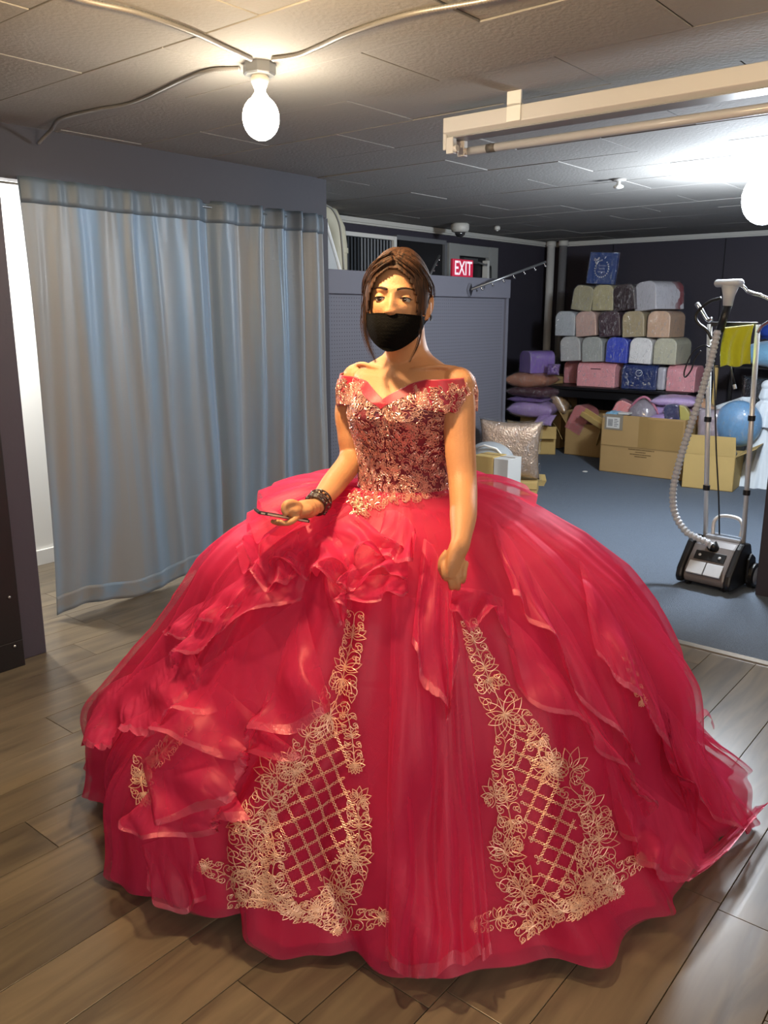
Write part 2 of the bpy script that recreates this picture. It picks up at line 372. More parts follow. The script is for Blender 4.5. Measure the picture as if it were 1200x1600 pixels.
dr = struct('door_1', MB().box(7.2, 7.75, 5.0, 5.02, 0, 2.05), mat('dark_doorway', '15161b', .4))
mdf = mat('grey_door_frame', '8b8d8c', .6)
for bx in ((7.02, 7.2, 4.95, 5.02, 0, 2.16), (7.75, 7.92, 4.95, 5.02, 0, 2.16), (7.2, 7.75, 4.96, 5.02, 2.05, 2.16)):
    MB().box(*bx).build('door_jamb', mdf, dr, bevel=.004)
MB().box(7.68, 7.72, 4.93, 4.99, 1.0, 2.02).build('door_edge', m_wf, dr)
MB().box(7.25, 7.5, 4.93, 4.99, 1.98, 2.03).tube([(7.5, 4.95, 2.0), (7.62, 4.9, 1.97), (7.7, 4.95, 1.99)], .009, 6).build('door_closer', m_grey, dr)
# exit sign stands on the partition's back
mred = mat('exit_sign_red', 'b51c3c', .5, emit=.12, emcol=hexc('b51c3c'))
a = uvz(at_v(706, 404, 4.0)); b = uvz(at_v(737, 437, 4.0))
t = thing('exit_sign', 'small red exit sign with white letters above the partition cap', 'sign', UV((a[0]+b[0])/2, 4.0, 1.74), RZ)
hw = (b[0]-a[0])/2
MB().box(-hw, hw, -.012, .012, 0, a[2]-1.74).build('sign_panel', mred, t, bevel=.004)
MB().box(-.02, .02, -.035, .01, -.03, .02).build('bracket', m_grey, t)
def text_mesh(txt, size, m, parent, loc, rot, ext=.001, name='lettering', sx=1.):
    c = D.curves.new('t', 'FONT'); c.body = txt; c.size = size; c.align_x = 'CENTER'; c.align_y = 'CENTER'; c.extrude = ext; c.resolution_u = 2; c.offset = size*.012
    o = D.objects.new('t', c); COL.objects.link(o)
    dg = bpy.context.evaluated_depsgraph_get(); me = D.meshes.new_from_object(o.evaluated_get(dg)); D.objects.remove(o)
    me.materials.clear(); me.materials.append(m); q = D.objects.new(name, me); COL.objects.link(q); q.parent = parent; q.location = loc; q.rotation_euler = rot; q.scale = (sx, 1, 1)
    return q
text_mesh('EXIT', .155, mat('sign_white', 'f2e2e8', .5, emit=.15), t, (0, -.0135, (a[2]-1.74)*.56), (PI/2, 0, 0), sx=.8)
# duct, leaning white panels and a cable seen over the partition at the left
md = mat('cream_duct', 'c9c4ae', .6)
t = thing('duct_pipe', 'cream coloured bent duct pipe beside the curtain end', 'pipe', UV(5.2, 4.82, 1.4), RZ)
MB().tube([(0.02, 0, 0), (0.02, 0, .62), (.0, 0, .74), (-.06, 0, .82), (-.2, 0, .87)], .10, 20).build('pipe_run', md, t, smooth=True)
MB().tube([(0.02, 0, .56), (0.02, 0, .6)], .108, 20).build('collar', md, t)
for i, (x0, x1, lb) in enumerate(((508, 530, 'nearer white framed panel leaning by the duct pipe'), (500, 519, 'farther white framed panel leaning by the duct pipe'))):
    p0 = at_v(x1+3, 430, 4.45+.06*i); p1 = at_v(x0-8, 318, 4.45+.06*i)
    q = thing('leaning_panel', lb, 'panel', p0-Vector((0, 0, .5)), 0, 'white panels leaning behind the partition')
    q0 = Vector((0, 0, .5)); q1 = p1-p0+q0; d = (q1-q0); bk = UV(0, 1, 0); wv = UV(-1, 0, 0)
    q0 = q0-d*.5
    MB().add([q0, q1, q1+wv*.35, q0+wv*.35, q0+bk*.02, q1+bk*.02, q1+wv*.35+bk*.02, q0+wv*.35+bk*.02], [(0, 1, 2, 3), (7, 6, 5, 4), (0, 4, 5, 1), (1, 5, 6, 2), (2, 6, 7, 3), (3, 7, 4, 0)]).build('panel_face', mat('translucent_white_panel', 'b9bbbb', .4), q)
    MB().tube([q0-bk*.005, q1-bk*.005], .012, 6).build('panel_edge', mat('bright_white_edge', 'f4f4f2', .4), q)
cb = [at_v(x, y, 4.1) for x, y in ((505, 318), (520, 328), (530, 350), (534, 380), (536, 405), (537, 421))]
o = MB().tube(spline(cb, 6), .007, 8).build('cable', mat('grey_cable', '6e6e68', .5), smooth=True); tag(o, 'grey cable drooping from the valance end to the partition', 'cable')
# corner pipes
for x0, nm, c, lb in ((861.5, 'corner_pipe', 'c3c3c1', 'paler left one of two vertical pipes in the far corner'), (880.5, 'corner_pipe', '6d6d70', 'greyer right one of two vertical pipes in the far corner')):
    p = at_u(x0, 378, 8.98); u_, v_, _ = uvz(p)
    t = thing(nm, lb, 'pipe', UV(u_, v_, 0), RZ, 'pipes in the far corner')
    MB().tube([(0, 0, .01), (0, 0, 2.24)], .046, 20).build('pipe_run', mat('pipe_paint_'+c, c, .5), t, smooth=True)
    MB().tube([(0, 0, 2.235), (0, 0, 2.29)], .056, 20).build('collar', m_trimw, t, smooth=True)
    MB().tube([(0, 0, .0), (0, 0, .03)], .06, 20).build('floor_collar', m_grey, t, smooth=True)
# ceiling furniture
def ceil_round(name, label, cat, px, py, parts):
    p = at_z(px, py, CEIL-.007); t = thing(name, label, cat, p)
    for nm, prof, m_ in parts: MB().lathe(prof, 24).build(nm, m_, t, smooth=True)
    return t
ceil_round('security_camera', 'white dome security camera on the ceiling above the exit sign', 'camera', 719, 349, [('housing', [(.07, .0), (.085, -.01), (.085, -.05), (.075, -.075), (.05, -.08)], m_trimw), ('dome', [(.052, -.078), (.045, -.1), (.025, -.12), (.005, -.127)], mat('smoked_dome', '2b2b2e', .1, coat=1))])
ceil_round('ceiling_sensor', 'small round white sensor on the ceiling right of the dome camera', 'sensor', 777, 353, [('housing', [(.02, .0), (.028, -.01), (.028, -.03), (.02, -.04)], m_trimw), ('button', [(.012, -.038), (.01, -.045), (.002, -.047)], m_wf)])
ceil_round('sprinkler_head', 'small white knob on the ceiling below the long light fixture', 'sprinkler', 967, 280, [('plate', [(.045, .0), (.045, -.006), (.03, -.012)], m_ceil), ('head', [(.012, -.01), (.012, -.03), (.03, -.04), (.03, -.05), (.01, -.056)], m_wf)])
# bare bulbs
def bulb(name, loc, watts, col, label, r=.045, h=.13, ceil_drop=None, emis=60, group=None):
    t = thing(name, label, 'light', (loc[0], loc[1], CEIL-.006), 0, group)
    zc = loc[2]-(CEIL-.006)
    MB().lathe([(.055, 0), (.055, -.035), (.05, -.04)], 8).build('junction_box', m_grey, t)
    MB().lathe([(.022, -.03), (.03, -.045), (.03, zc+h*.5+.02), (.02, zc+h*.5-.004)], 16).build('socket', mat('porcelain_socket', 'b9b5aa', .4), t, smooth=True)
    prof = [(.016, zc+h*.55), (.018, zc+h*.42)]+[(r*math.sin(a), zc-h*.05+r*1.15*math.cos(a)) for a in np.linspace(.5, PI-.05, 12)]
    b = MB().lathe(prof, 24).build('glass_bulb', mat('lit_bulb_'+name+str(emis), (1, 1, 1), .3, emit=emis, emcol=col), t, smooth=True)
    b.visible_shadow = True
    l = lamp('bulb_light', (0, 0, zc-h*.05-r*1.2-.01), watts, col, r); l.parent = t
    return t
bm = at_z(405, 95, CEIL)
bz = at_y(405, 178, bm.y-.02)
bulb('bare_bulb', (bm.x, bm.y, bz.z), BULB_W, (1, .86, .66), 'bare glowing bulb under the ceiling in front of the curtain', .062, .17)
bulb('bare_bulb', (-.36, 1.91, 2.185), KEY_W, (1, .70, .36), 'bare warm bulb above the girl', .045, .13)
rl = at_z(1196, 306, 2.13)
bulb('bare_bulb', (rl.x, rl.y, 2.13), COOL_W, (.84, .92, 1), 'bare cool white bulb over the carpet at the right edge', .125, .25, emis=90)
bulb('bare_bulb', UV(1.9, 4.35, 2.05), FIT_W, (1, .97, .92), 'bare bulb inside the fitting room', .045, .12)
bulb('bare_bulb', (1.45, 1.9, 2.12), 16, (1, .70, .38), 'added unseen warm bulb over the laminate at the right', .045, .12)  # invented bulb out of view, added for warm light from the right
# conduit
def conduit(label, pts, ribbed, z=CEIL-.016, dropto=None):
    P = [at_z(x, y, z) for x, y in pts]
    if dropto: P += dropto
    sp = spline(P, 24 if ribbed else 10)
    if ribbed:
        L = sum((sp[i+1]-sp[i]).length for i in range(len(sp)-1)); n = int(L/.0045); out = []; rs = []
        acc = [0]
        for i in range(len(sp)-1): acc.append(acc[-1]+(sp[i+1]-sp[i]).length)
        for k in range(n):
            s_ = L*k/(n-1); j = min(len(sp)-2, int(np.searchsorted(acc, s_))-1); j = max(0, j); f = (s_-acc[j])/max(1e-9, acc[j+1]-acc[j])
            out.append(sp[j].lerp(sp[j+1], f)); rs.append(.0088 if k % 2 else .0066)
        o = MB().tube(out, rs, 8).build('conduit', mat('ribbed_steel_conduit', '8a8886', .4, metal=.5), smooth=True)
    else: o = MB().tube(sp, .0105, 8).build('conduit', mat('grey_conduit', '75716c', .45, metal=.5), smooth=True)
    tag(o, label, 'conduit', 'electrical conduit runs on the ceiling')
    return o
conduit('grey conduit running from the top left of the ceiling to the bulb', [(60, -25), (130, 0), (215, 20), (300, 50), (350, 73), (392, 92)], True)
conduit('ribbed steel conduit running from the bulb towards the top right', [(425, 92), (465, 86), (500, 72), (550, 50), (640, 22), (760, 0), (860, -25)], True)
conduit('grey conduit snaking from the bulb left to the valance board', [(375, 107), (330, 110), (290, 124), (210, 160), (150, 172), (95, 186)], True,
        dropto=[at_z(80, 203, CEIL-.03), UV(*uvz(at_v(60, 224, 3.77)))])
# fluorescent fixture, unlit
t = thing('fluorescent_fixture', 'long unlit white tube light fixture hanging at upper right', 'light fixture', UV(3.0, 2.12, 2.16), RZ)
m_fx = mat('white_enamel', 'b2b1b0', .4)
MB().prism([(-.055, .03), (-.055, .085), (.055, .085), (.055, .03), (.03, .012), (-.03, .012)], (-2.4, 0)).build('channel', m_fx, t, bevel=.003)
MB().box(-.05, .075, -.012, .004, -.035, .08).build('end_plate', m_fx, t, bevel=.004)
MB().box(-.045, .045, -2.39, -.02, .008, .0125).build('reflector', mat('grey_enamel', '77787a', .4), t)
for u in (-.035, .045): MB().box(u-.013, u+.013, -.045, -.012, -.05, .012).tube([(u, -.045, -.032), (u, -.06, -.032)], .014, 12).build('tube_socket', m_fx, t, bevel=.002)
tb = MB().tube([(.045, -.06, -.032), (.045, -2.35, -.032)], .0165, 16).build('tube', mat('frosted_tube', 'aaaaac', .25), t, smooth=True)
MB().tube([(.045, -.15, -.032), (.045, -.19, -.032)], .0172, 16).build('tube_band', mat('dark_band', '4c4a48', .5), t, smooth=True)
for v in (-.33, -1.8): MB().box(-.06, -.052, v-.03, v+.03, .03, .137).box(-.06, .04, v-.03, v+.03, .083, .09).build('hanger', m_wf, t)
# ---------------------------------------------------------------- black framed grille at the far left
t = thing('grille_panel', 'black metal panel with slotted grille at left edge', 'panel', UV(1.2, 3.33, 0), RZ)
MB().box(-1, .40, 0, .05, 0, .12).box(.27, .40, 0, .05, .12, 1.55).box(-1, .27, .01, .05, .55, 1.55).box(-1, .40, 0, .05, 1.5, 1.6).build('frame', mat('black_panel', '0e0d0f', .5), t, bevel=.003)
for k in range(22): MB().box(-.9, .268, .012, .03, .135+k*.0185, .144+k*.0185).build('grille_bar', mat('pale_grille', '9a968c', .5), t)
for z in (.1, .32, 1.2): MB().lathe([(.006, 0), (.006, .004), (.003, .006)], 8, lambda p: Vector((p.x+.36, -p.z, p.y+z))).build('screw', m_grey, t)
# ---------------------------------------------------------------- curtain
def curtain_mat():
    m = D.materials.new('blue_grey_satin_curtain'); m.use_nodes = True; nt = m.node_tree; N = nt.nodes; Lk = nt.links; b = N['Principled BSDF']; out = N['Material Output']
    uv = N.new('ShaderNodeUVMap'); mp = N.new('ShaderNodeMapping'); mp.inputs['Scale'].default_value = (10, .7, 1); Lk.new(uv.outputs[0], mp.inputs[0])
    n = N.new('ShaderNodeTexNoise'); n.inputs['Scale'].default_value = 1; n.inputs['Detail'].default_value = 3; n.inputs['Distortion'].default_value = .6; Lk.new(mp.outputs[0], n.inputs['Vector'])
    cr = N.new('ShaderNodeValToRGB'); cr.color_ramp.elements[0].position = .42; cr.color_ramp.elements[1].position = .58
    cr.color_ramp.elements[0].color = (*hexc('8d9092'), 1); cr.color_ramp.elements[1].color = (*hexc('7e95ab'), 1)
    Lk.new(n.outputs[0], cr.inputs[0]); Lk.new(cr.outputs[0], b.inputs['Base Color'])
    b.inputs['Roughness'].default_value = .42; b.inputs['Sheen Weight'].default_value = .3
    mp2 = N.new('ShaderNodeMapping'); mp2.inputs['Scale'].default_value = (60, 400, 1); Lk.new(uv.outputs[0], mp2.inputs[0])
    n2 = N.new('ShaderNodeTexNoise'); n2.inputs['Scale'].default_value = 1; Lk.new(mp2.outputs[0], n2.inputs['Vector'])
    bp = N.new('ShaderNodeBump'); bp.inputs['Strength'].default_value = .25; bp.inputs['Distance'].default_value = .002; Lk.new(n2.outputs[0], bp.inputs['Height']); Lk.new(bp.outputs[0], b.inputs['Normal'])
    tl = N.new('ShaderNodeBsdfTranslucent'); Lk.new(cr.outputs[0], tl.inputs['Color'])
    ms = N.new('ShaderNodeMixShader'); ms.inputs[0].default_value = .3; Lk.new(b.outputs[0], ms.inputs[1]); Lk.new(tl.outputs[0], ms.inputs[2]); Lk.new(ms.outputs[0], out.inputs[0])
    return m
m_cur = curtain_mat()
FK = [(.03, .018, .022), (.085, .03, .022), (.15, .022, .03), (.215, .03, .018), (.29, .014, .02), (.36, .012, .014), (.43, .03, .012), (.50, .018, .028), (.555, .018, -.05), (.61, .03, .03), (.66, .02, -.02), (.72, .022, .045), (.765, .014, -.035), (.81, .016, .04), (.85, .013, -.03), (.885, .013, .045), (.92, .012, -.035), (.955, .013, .04), (.985, .01, -.02)]
def curtain_pt(a, b):
    """a along the wall, b from top (0) to hem (1)"""
    sh = .035*b*math.sin(a*9+1.2)*(1 if a < .8 else .4)
    a2 = a+sh
    d = 0
    for c, wd, am in FK: d += am*math.exp(-((a2-c)/wd)**2)*(1.15-.3*b)
    d += .005*math.sin(a2*150)*max(0, 1-b*7)+.0035*math.sin(a2*70+b*3)
    n = noise.noise(Vector((a*6, b*2.2, 1.3)))
    d += .03*b*n+.012*b*math.sin(b*9+a*14)
    u = 1.95+2.02*a+.055*(1-b)*(1-a)**2
    u += .035*math.sin(b*2.6)*(1-a)*(1 if a < .3 else 0)*(1-a/.3 if a < .3 else 0)
    hem = .022+.028*math.sin(a*16+.6)*(.6+.4*math.sin(a*5))+.02*a
    z = 2.075-(2.075-hem)*b
    return (u, 3.80-.035*b-d*.85-.03, z)
t = thing('curtain', 'blue grey satin curtain hanging across the fitting room', 'curtain', UV(0, 0, 0), RZ)
MB().grid(curtain_pt, 420, 90).build('curtain_cloth', m_cur, t, smooth=True, solid=.002)
def hdr(a, b):
    p = curtain_pt(a, b*.055); return (p[0], p[1]-.006-.004*math.sin(b*PI), p[2]+.002)
MB().grid(hdr, 420, 5).build('header_band', mat('dark_header', '56636f', .5), t, smooth=True, solid=.002)
def hemb(a, b):
    p = curtain_pt(a, .955+.045*b); return (p[0], p[1]-.005, p[2])
MB().grid(hemb, 420, 5).build('hem_band', m_cur, t, smooth=True, solid=.0015)
MB().tube([(1.74, 3.784, 2.045), (3.98, 3.784, 2.045)], .005, 8).build('curtain_rod', m_grey, t, smooth=True)
# ================================================================= THE STORE ROOM THINGS
m_wrap = wrap_mat()
m_card = mat('cardboard', 'a98b5c', .85, bump=.1, bscale=80, var=.08, vscale=5)
m_card2 = mat('pale_cardboard', 'c0a468', .85, bump=.1, bscale=80, var=.06, vscale=5)
m_card_in = mat('cardboard_inside', '7c6440', .9)
# black table under the gift chests
t = thing('folding_table', 'black table carrying the stack of wrapped gift chests', 'table', UV(8.38, 3.68, 0), RZ)
m_tab = mat('black_table_laminate', '121216', .4)
MB().box(-.33, .42, -.82, .72, .705, .735).build('tabletop', m_tab, t, bevel=.005)
MB().box(-.29, .38, -.78, .68, .62, .70).build('apron', m_tab, t)
for a in (-.29, .36):
    for b in (-.77, .64): MB().box(a, a+.035, b, b+.035, 0, .66).build('leg', m_tab, t, bevel=.003)
def chest_geo(t, w, h, L, m, endon=True, band=None, wrap=True):
    """arched chest; the arch is drawn in x-z and runs along y by L; local -y looks at the camera"""
    def arch(w, h, off=0):
        hw = w/2+off; r = w*.34; p = [(-hw, -off), (hw, -off)]
        for k in range(9):
            a = k/8*PI/2; p.append((hw-r+r*math.cos(a), h+off-r*.9+r*.9*math.sin(a)))
        for k in range(9):
            a = PI/2+k/8*PI/2; p.append((-hw+r+r*math.cos(a), h+off-r*.9+r*.9*math.sin(a)))
        return p
    if endon: T = lambda x, y, z: (x, y, z)
    else: T = lambda x, y, z: (y, x, z)
    lo, hi = (-L/2, L/2)
    bb = MB().prism([(x, max(z, .002)) for x, z in arch(w, h)], (lo, hi), T).build('chest_body', m, t, bevel=.008)
    for p in bb.data.polygons: p.use_smooth = False
    MB().prism([(x, max(z, 0)+h*.52) for x, z in arch(w, h*.02, .003) if z < h][:2]+[(w/2+.003, h*.53), (-w/2-.003, h*.53)], (lo-.003, hi+.003), T).build('lid_seam', band or m, t)
    if wrap:
        g = arch(w, h, .006)
        q = MB().prism([(x, max(z, .001)) for x, z in g], (lo-.007, hi+.007), T).build('plastic_wrap', m_wrap, t, bevel=.01)
    return bb
CHW, CHH, CHL = .226, .255, .40
GRP = 'arched gift chests stacked on the black table'
def chest(px, row, col, label, tilt=0, yaw=0, wpx=None, du=0, m=None, endon=True, L=None, w=None, h=None, dz=0):
    z = .736+(CHH+.003)*row
    p = at_z(px, 0, 0)  # direction only
    r_ = ray(px, 560 if row < 2 else 480); u0 = 8.12+du
    s = u0/(r_.x*ax_+r_.y*ay_); v = (-r_.x*ay_+r_.y*ax_)*s
    W_ = w or CHW; Ln = L or CHL
    loc = UV(u0+(Ln/2 if endon else W_/2), v, z+dz)
    t = thing('gift_chest', label, 'gift box', loc, RZ-PI/2+yaw, GRP, tilt=(0, tilt))
    mm = m or mat('chest_'+col, tuple(min(.9, q_*1.3) for q_ in hexc(col)), .35, coat=.5, bump=.12, bscale=25, var=.1, vscale=9)
    chest_geo(t, W_, h or CHH, Ln, mm, endon)
    return t
PINK = 'e0989e'
# bottom row (row 0), the two middle rows and the top row
chest(897, 0, 'b77880', 'dusty pink gift chest standing end on at the left end of the bottom row', du=.28)
c = chest(932, 0, PINK, 'pink gift chest lying lengthwise with a black slot, bottom row', endon=False, L=.42, w=.25, du=.02)
MB().box(-.055, .055, -.131, -.127, .185, .192).build('slot', mat('slot_black', '1a1014', .8), c)
c = chest(1000, 0, '1c2f62', 'navy blue gift chest with silver wreath lying lengthwise in the bottom row', endon=False, L=.36, w=.25, du=.02)
ms = mat('silver_print', 'c9ccd6', .3, metal=.7)
wr = MB()
for k in range(16): wr.ellipsoid((.0+.032*math.cos(k*PI/8), -.1285, .165+.03*math.sin(k*PI/8)), (.006, .0015, .004), 6, 4)
wr.tube([(-.012, -.1285, .172), (-.004, -.1285, .158), (.004, -.1285, .174), (.012, -.1285, .16)], .0016, 4)
for k in range(15):
    x = -.13+.1*random.random() if k < 9 else .02+.1*random.random(); z = .03+.045*random.random(); wr.ellipsoid((x, -.1285, z), (.009, .0015, .006), 6, 4)
tag(wr.build('silver_wreath', ms, c), kind='stuff')
MB().box(.181, .262, -.11, .12, .004, .23).build('gathered_film', mat('crumpled_film', 'b9b9c4', .25, coat=1, bump=1, bscale=22), c, bevel=.02)
chest(1066, 0, 'cf8f98', 'pink gift chest wrapped in shiny film at the right end of the bottom row', endon=False, L=.28, w=.25, du=.02)
for px, col, lb, tl in ((891, 'a5a7a6', 'pale grey gift chest leftmost in the second row from the bottom', -.07), (925, '9b9f9b', 'grey green gift chest second from left in the second row', -.05), (962, '3b4cb4', 'bright royal blue gift chest in the second row', .03), (999, 'dcdedb', 'plain white gift chest in the second row', .04), (1038, 'b1af9a', 'cream gift chest at the right end of the second row', 0)):
    chest(px, 1, col, lb, tilt=tl)
for px, col, lb, tl in ((884, 'a0a6ab', 'silver grey gift chest leftmost in the third row', 0), (918, 'b0948a', 'rose beige gift chest second from left in the third row', -.1), (955, '38242e', 'dark burgundy gift chest in the middle of the third row', -.08), (992, '9b8d6f', 'olive beige gift chest in the third row', -.06), (1031, 'b99a80', 'peach gift chest at the right end of the third row', 0)):
    chest(px, 2, col, lb, tilt=tl)
for px, col, lb, tl, yw in ((907, '8f8a70', 'khaki gift chest leftmost in the top row, leaning', .14, 0), (941, '9a9372', 'khaki gift chest second in the top row under the blue box', 0, 0), (976, '2c2024', 'dark brown gift chest with glints in the top row', -.14, 0)):
    chest(px, 3, col, lb, tilt=tl, yaw=yw)
def floral_mat():
    m = mat('white_floral_paper', 'c4c4cc', .35, coat=.5); nt = m.node_tree; N = nt.nodes; Lk = nt.links
    tc = N.new('ShaderNodeTexCoord'); v = N.new('ShaderNodeTexVoronoi'); v.inputs['Scale'].default_value = 22; Lk.new(tc.outputs['Object'], v.inputs['Vector'])
    n = N.new('ShaderNodeTexNoise'); n.inputs['Scale'].default_value = 7; Lk.new(tc.outputs['Object'], n.inputs['Vector'])
    sp = N.new('ShaderNodeSeparateXYZ'); Lk.new(tc.outputs['Object'], sp.inputs[0])
    mt = N.new('ShaderNodeMath'); mt.operation = 'MULTIPLY'; mr = N.new('ShaderNodeMapRange'); mr.inputs['From Min'].default_value = 0; mr.inputs['From Max'].default_value = .15; Lk.new(sp.outputs[1], mr.inputs[0])
    th = N.new('ShaderNodeMath'); th.operation = 'GREATER_THAN'; th.inputs[1].default_value = .5; Lk.new(n.outputs[0], th.inputs[0]); Lk.new(th.outputs[0], mt.inputs[0]); Lk.new(mr.outputs[0], mt.inputs[1])
    mx = N.new('ShaderNodeMix'); mx.data_type = 'RGBA'; mx.inputs['A'].default_value = (*hexc('c4c4cc'), 1); mx.inputs['B'].default_value = (*hexc('7c3038'), 1)
    Lk.new(mt.outputs[0], mx.inputs['Factor']); Lk.new(mx.outputs['Result'], N['Principled BSDF'].inputs['Base Color']); return m
chest(1018, 3, '', 'white gift chest with red flowers on its side, right end of the top row', tilt=-.10, yaw=-.35, m=floral_mat(), w=.27, h=.28)
# navy square box on top
p = at_u(936, 434, 8.2); u_, v_, _ = uvz(p)
t = thing('square_box', 'blue square flat box with silver wreath on top of the chest stack', 'gift box', UV(8.22, v_, .736+4*.258+.01), RZ-PI/2, tilt=(-.08, .06))
MB().box(-.15, .15, 0, .05, 0, .31).build('box_body', mat('royal_blue_box', '21407c', .4, coat=.6), t, bevel=.004)
wr = MB()
for k in range(22):
    if k in (4, 5): continue
    a = k/22*2*PI; wr.ellipsoid((.075*math.cos(a), -.002, .15+.085*math.sin(a)), (.009, .002, .006), 6, 4, Matrix.Rotation(-a+.8, 3, 'Y'))
for k in range(14): wr.ellipsoid((-.095+.05*random.random(), -.002, .20+.06*random.random()), (.009, .002, .008), 6, 4)
for zz, ww in ((.18, .035), (.15, .03), (.12, .04)):
    wr.tube([(-ww+2*ww*i/9, -.001, zz+.007*(-1)**i) for i in range(10)], .0022, 4)
tag(wr.build('silver_wreath', ms, t), kind='stuff')
MB().box(-.158, .158, -.007, .056, -.001, .318).build('plastic_wrap', m_wrap, t, bevel=.01)
# pillows
def pillow_fn(w, h, d, puff=1., seed=0):
    def f(a, b, side):
        x = (a-.5)*2; y = (b-.5)*2
        e = max(0, (1-abs(x)**3.2))*max(0, (1-abs(y)**3.2)); th = d/2*(e**.45)
        k = 1-.09*(1-abs(x)**2)*abs(y)**3; k2 = 1-.09*(1-abs(y)**2)*abs(x)**3
        n = noise.noise(Vector((x*2.3+seed, y*2.3, side*3)))*.012+noise.noise(Vector((x*6+seed, y*6, side*3)))*.005
        return (x*w/2*k2, y*h/2*k, side*(th+n*(e**.3)))
    return f
def pillow(t, w, h, d, m, M=Matrix(), seed=0, name='cushion', wrap=True, n=22):
    f = pillow_fn(w, h, d, seed=seed); mb = MB()
    for s in (1, -1): mb.grid(lambda a, b: M @ Vector(f(a, b, s)), n, n)
    mb.uv = {}
    o = mb.build(name, m, t, smooth=True, weld=True)
    if wrap:
        f2 = pillow_fn(w*1.08, h*1.08, d*1.1, seed=seed+9); mb = MB()
        for s in (1, -1): mb.grid(lambda a, b: M @ Vector(f2(a, b, s)), n, n)
        mb.uv = {}; mb.build('plastic_wrap', m_wrap, t, smooth=True, weld=True)
    return o
def satin(name, col): return mat(name, col, .32, coat=.35, bump=.5, bscale=9, var=.12, vscale=7)
# left stack: carton, small purple pack, purple pillow, flat purple pack, burgundy bag, gold pillow, purple chest
def open_box(t, w, d, h, m, flaps=(.7, .5, .6, .4), fl=.16):
    th = .005
    MB().box(-w/2, w/2, -d/2, -d/2+th, 0, h).build('front_panel', m, t)
    MB().box(-w/2, w/2, d/2-th, d/2, 0, h).build('back_panel', m, t)
    MB().box(-w/2, -w/2+th, -d/2, d/2, 0, h).build('side_panel', m, t)
    MB().box(w/2-th, w/2, -d/2, d/2, 0, h).build('side_panel', m, t)
    MB().box(-w/2, w/2, -d/2, d/2, 0, .006).build('bottom_panel', m_card_in, t)
    for i, a in enumerate(flaps):
        if a is None: continue
        if i < 2:
            s = -1 if i == 0 else 1; y = s*d/2; dy, dz = s*math.cos(a)*fl, math.sin(a)*fl
            MB().add([(-w/2, y, h), (w/2, y, h), (w/2-.01, y+dy, h+dz), (-w/2+.01, y+dy, h+dz)], [(0, 1, 2, 3)]).build('flap', m, t, solid=.004)
        else:
            s = -1 if i == 2 else 1; x = s*w/2; dx, dz = s*math.cos(a)*fl, math.sin(a)*fl
            MB().add([(x, -d/2, h), (x, d/2, h), (x+dx, d/2-.01, h+dz), (x+dx, -d/2+.01, h+dz)], [(0, 1, 2, 3)]).build('flap', m, t, solid=.004)
RC = RZ-PI/2
def uat(px, u):  # room v of a picture column on the plane u
    r_ = ray(px, 640); s = u/(r_.x*ax_+r_.y*ay_); return (-r_.x*ay_+r_.y*ax_)*s
v0 = uat(838, 8.0)
t = thing('cardboard_box', 'small yellowish cardboard box under the purple pillow stack', 'box', UV(8.05, v0, .005), RC+.6)
open_box(t, .36, .36, .30, m_card2, (-.9, .9, .2, -1.1), .15)
v1 = uat(868, 8.55)
t = thing('cardboard_box', 'tall closed brown cardboard box behind the purple pillow stack', 'box', UV(8.62, v1+.10, .005), RC)
MB().box(-.24, .24, -.2, .2, 0, .80).build('carton', m_card, t, bevel=.004); MB().box(-.24, .24, -.204, -.2, .76, .765).box(-.03, .03, -.2, .2, .80, .803).build('packing_tape', mat('brown_tape', '8a6f45', .4), t)
zs = .305
def stack(name, label, px, u, z, yaw, fn):
    t = thing(name, label, 'cushion', UV(u, uat(px, u), z), RC+yaw); fn(t); return t
stack('gift_pack', 'small lilac pack hanging over the yellowish box edge', 852, 7.86, .345, 0, lambda t: pillow(t, .21, .16, .05, satin('lilac_satin', 'a58bc0'), Matrix.Translation((0, 0, .045)) @ Matrix.Rotation(.7, 4, 'X'), seed=3))
stack('satin_pillow', 'plump lilac satin pillow on the yellowish cardboard box', 834, 8.0, .40, .25, lambda t: pillow(t, .50, .38, .17, satin('lilac_satin', 'a58bc0'), Matrix.Translation((0, 0, .08)), seed=1))
stack('flat_pack', 'thin violet wrapped pack between the lilac and burgundy pillows', 830, 8.0, .555, .1, lambda t: pillow(t, .42, .36, .06, satin('violet_satin', '6e5490'), Matrix.Translation((0, 0, .03)), seed=5))
stack('satin_pillow', 'dark burgundy glittering pillow in clear plastic', 834, 8.0, .61, -.1, lambda t: pillow(t, .50, .38, .12, satin('burgundy_satin', '4a2434'), Matrix.Translation((0, 0, .055)), seed=7))
stack('satin_pillow', 'rose gold pillow under the purple chest', 829, 8.0, .715, .1, lambda t: pillow(t, .48, .38, .16, satin('rose_gold_satin', 'a8735a'), Matrix.Translation((0, 0, .075)), seed=9))
t = thing('gift_chest', 'purple gift chest on top of the pillow stack at left', 'gift box', UV(8.04, uat(836, 8.04), .862), RC-.5, tilt=(0, 0))
chest_geo(t, .23, .235, .30, mat('chest_purple', '7d63ad', .35, coat=.5, bump=.15, bscale=20, var=.1))
stack('gift_pack', 'small violet pack beside the purple chest', 862, 7.93, .862, .3, lambda t: pillow(t, .13, .12, .08, satin('violet_satin', '6e5490'), Matrix.Translation((0, 0, .05)) @ Matrix.Rotation(1.2, 4, 'X'), seed=13))
# clear bag right of the stack
stack('plastic_bag', 'tan crinkled plastic bag wedged right of the pillow stack', 874, 8.25, .42, .3, lambda t: pillow(t, .30, .34, .14, mat('tan_film', '9a7d5c', .25, coat=1, bump=1, bscale=14), Matrix.Translation((0, 0, .14)) @ Matrix.Rotation(.9, 4, 'Y'), seed=15))
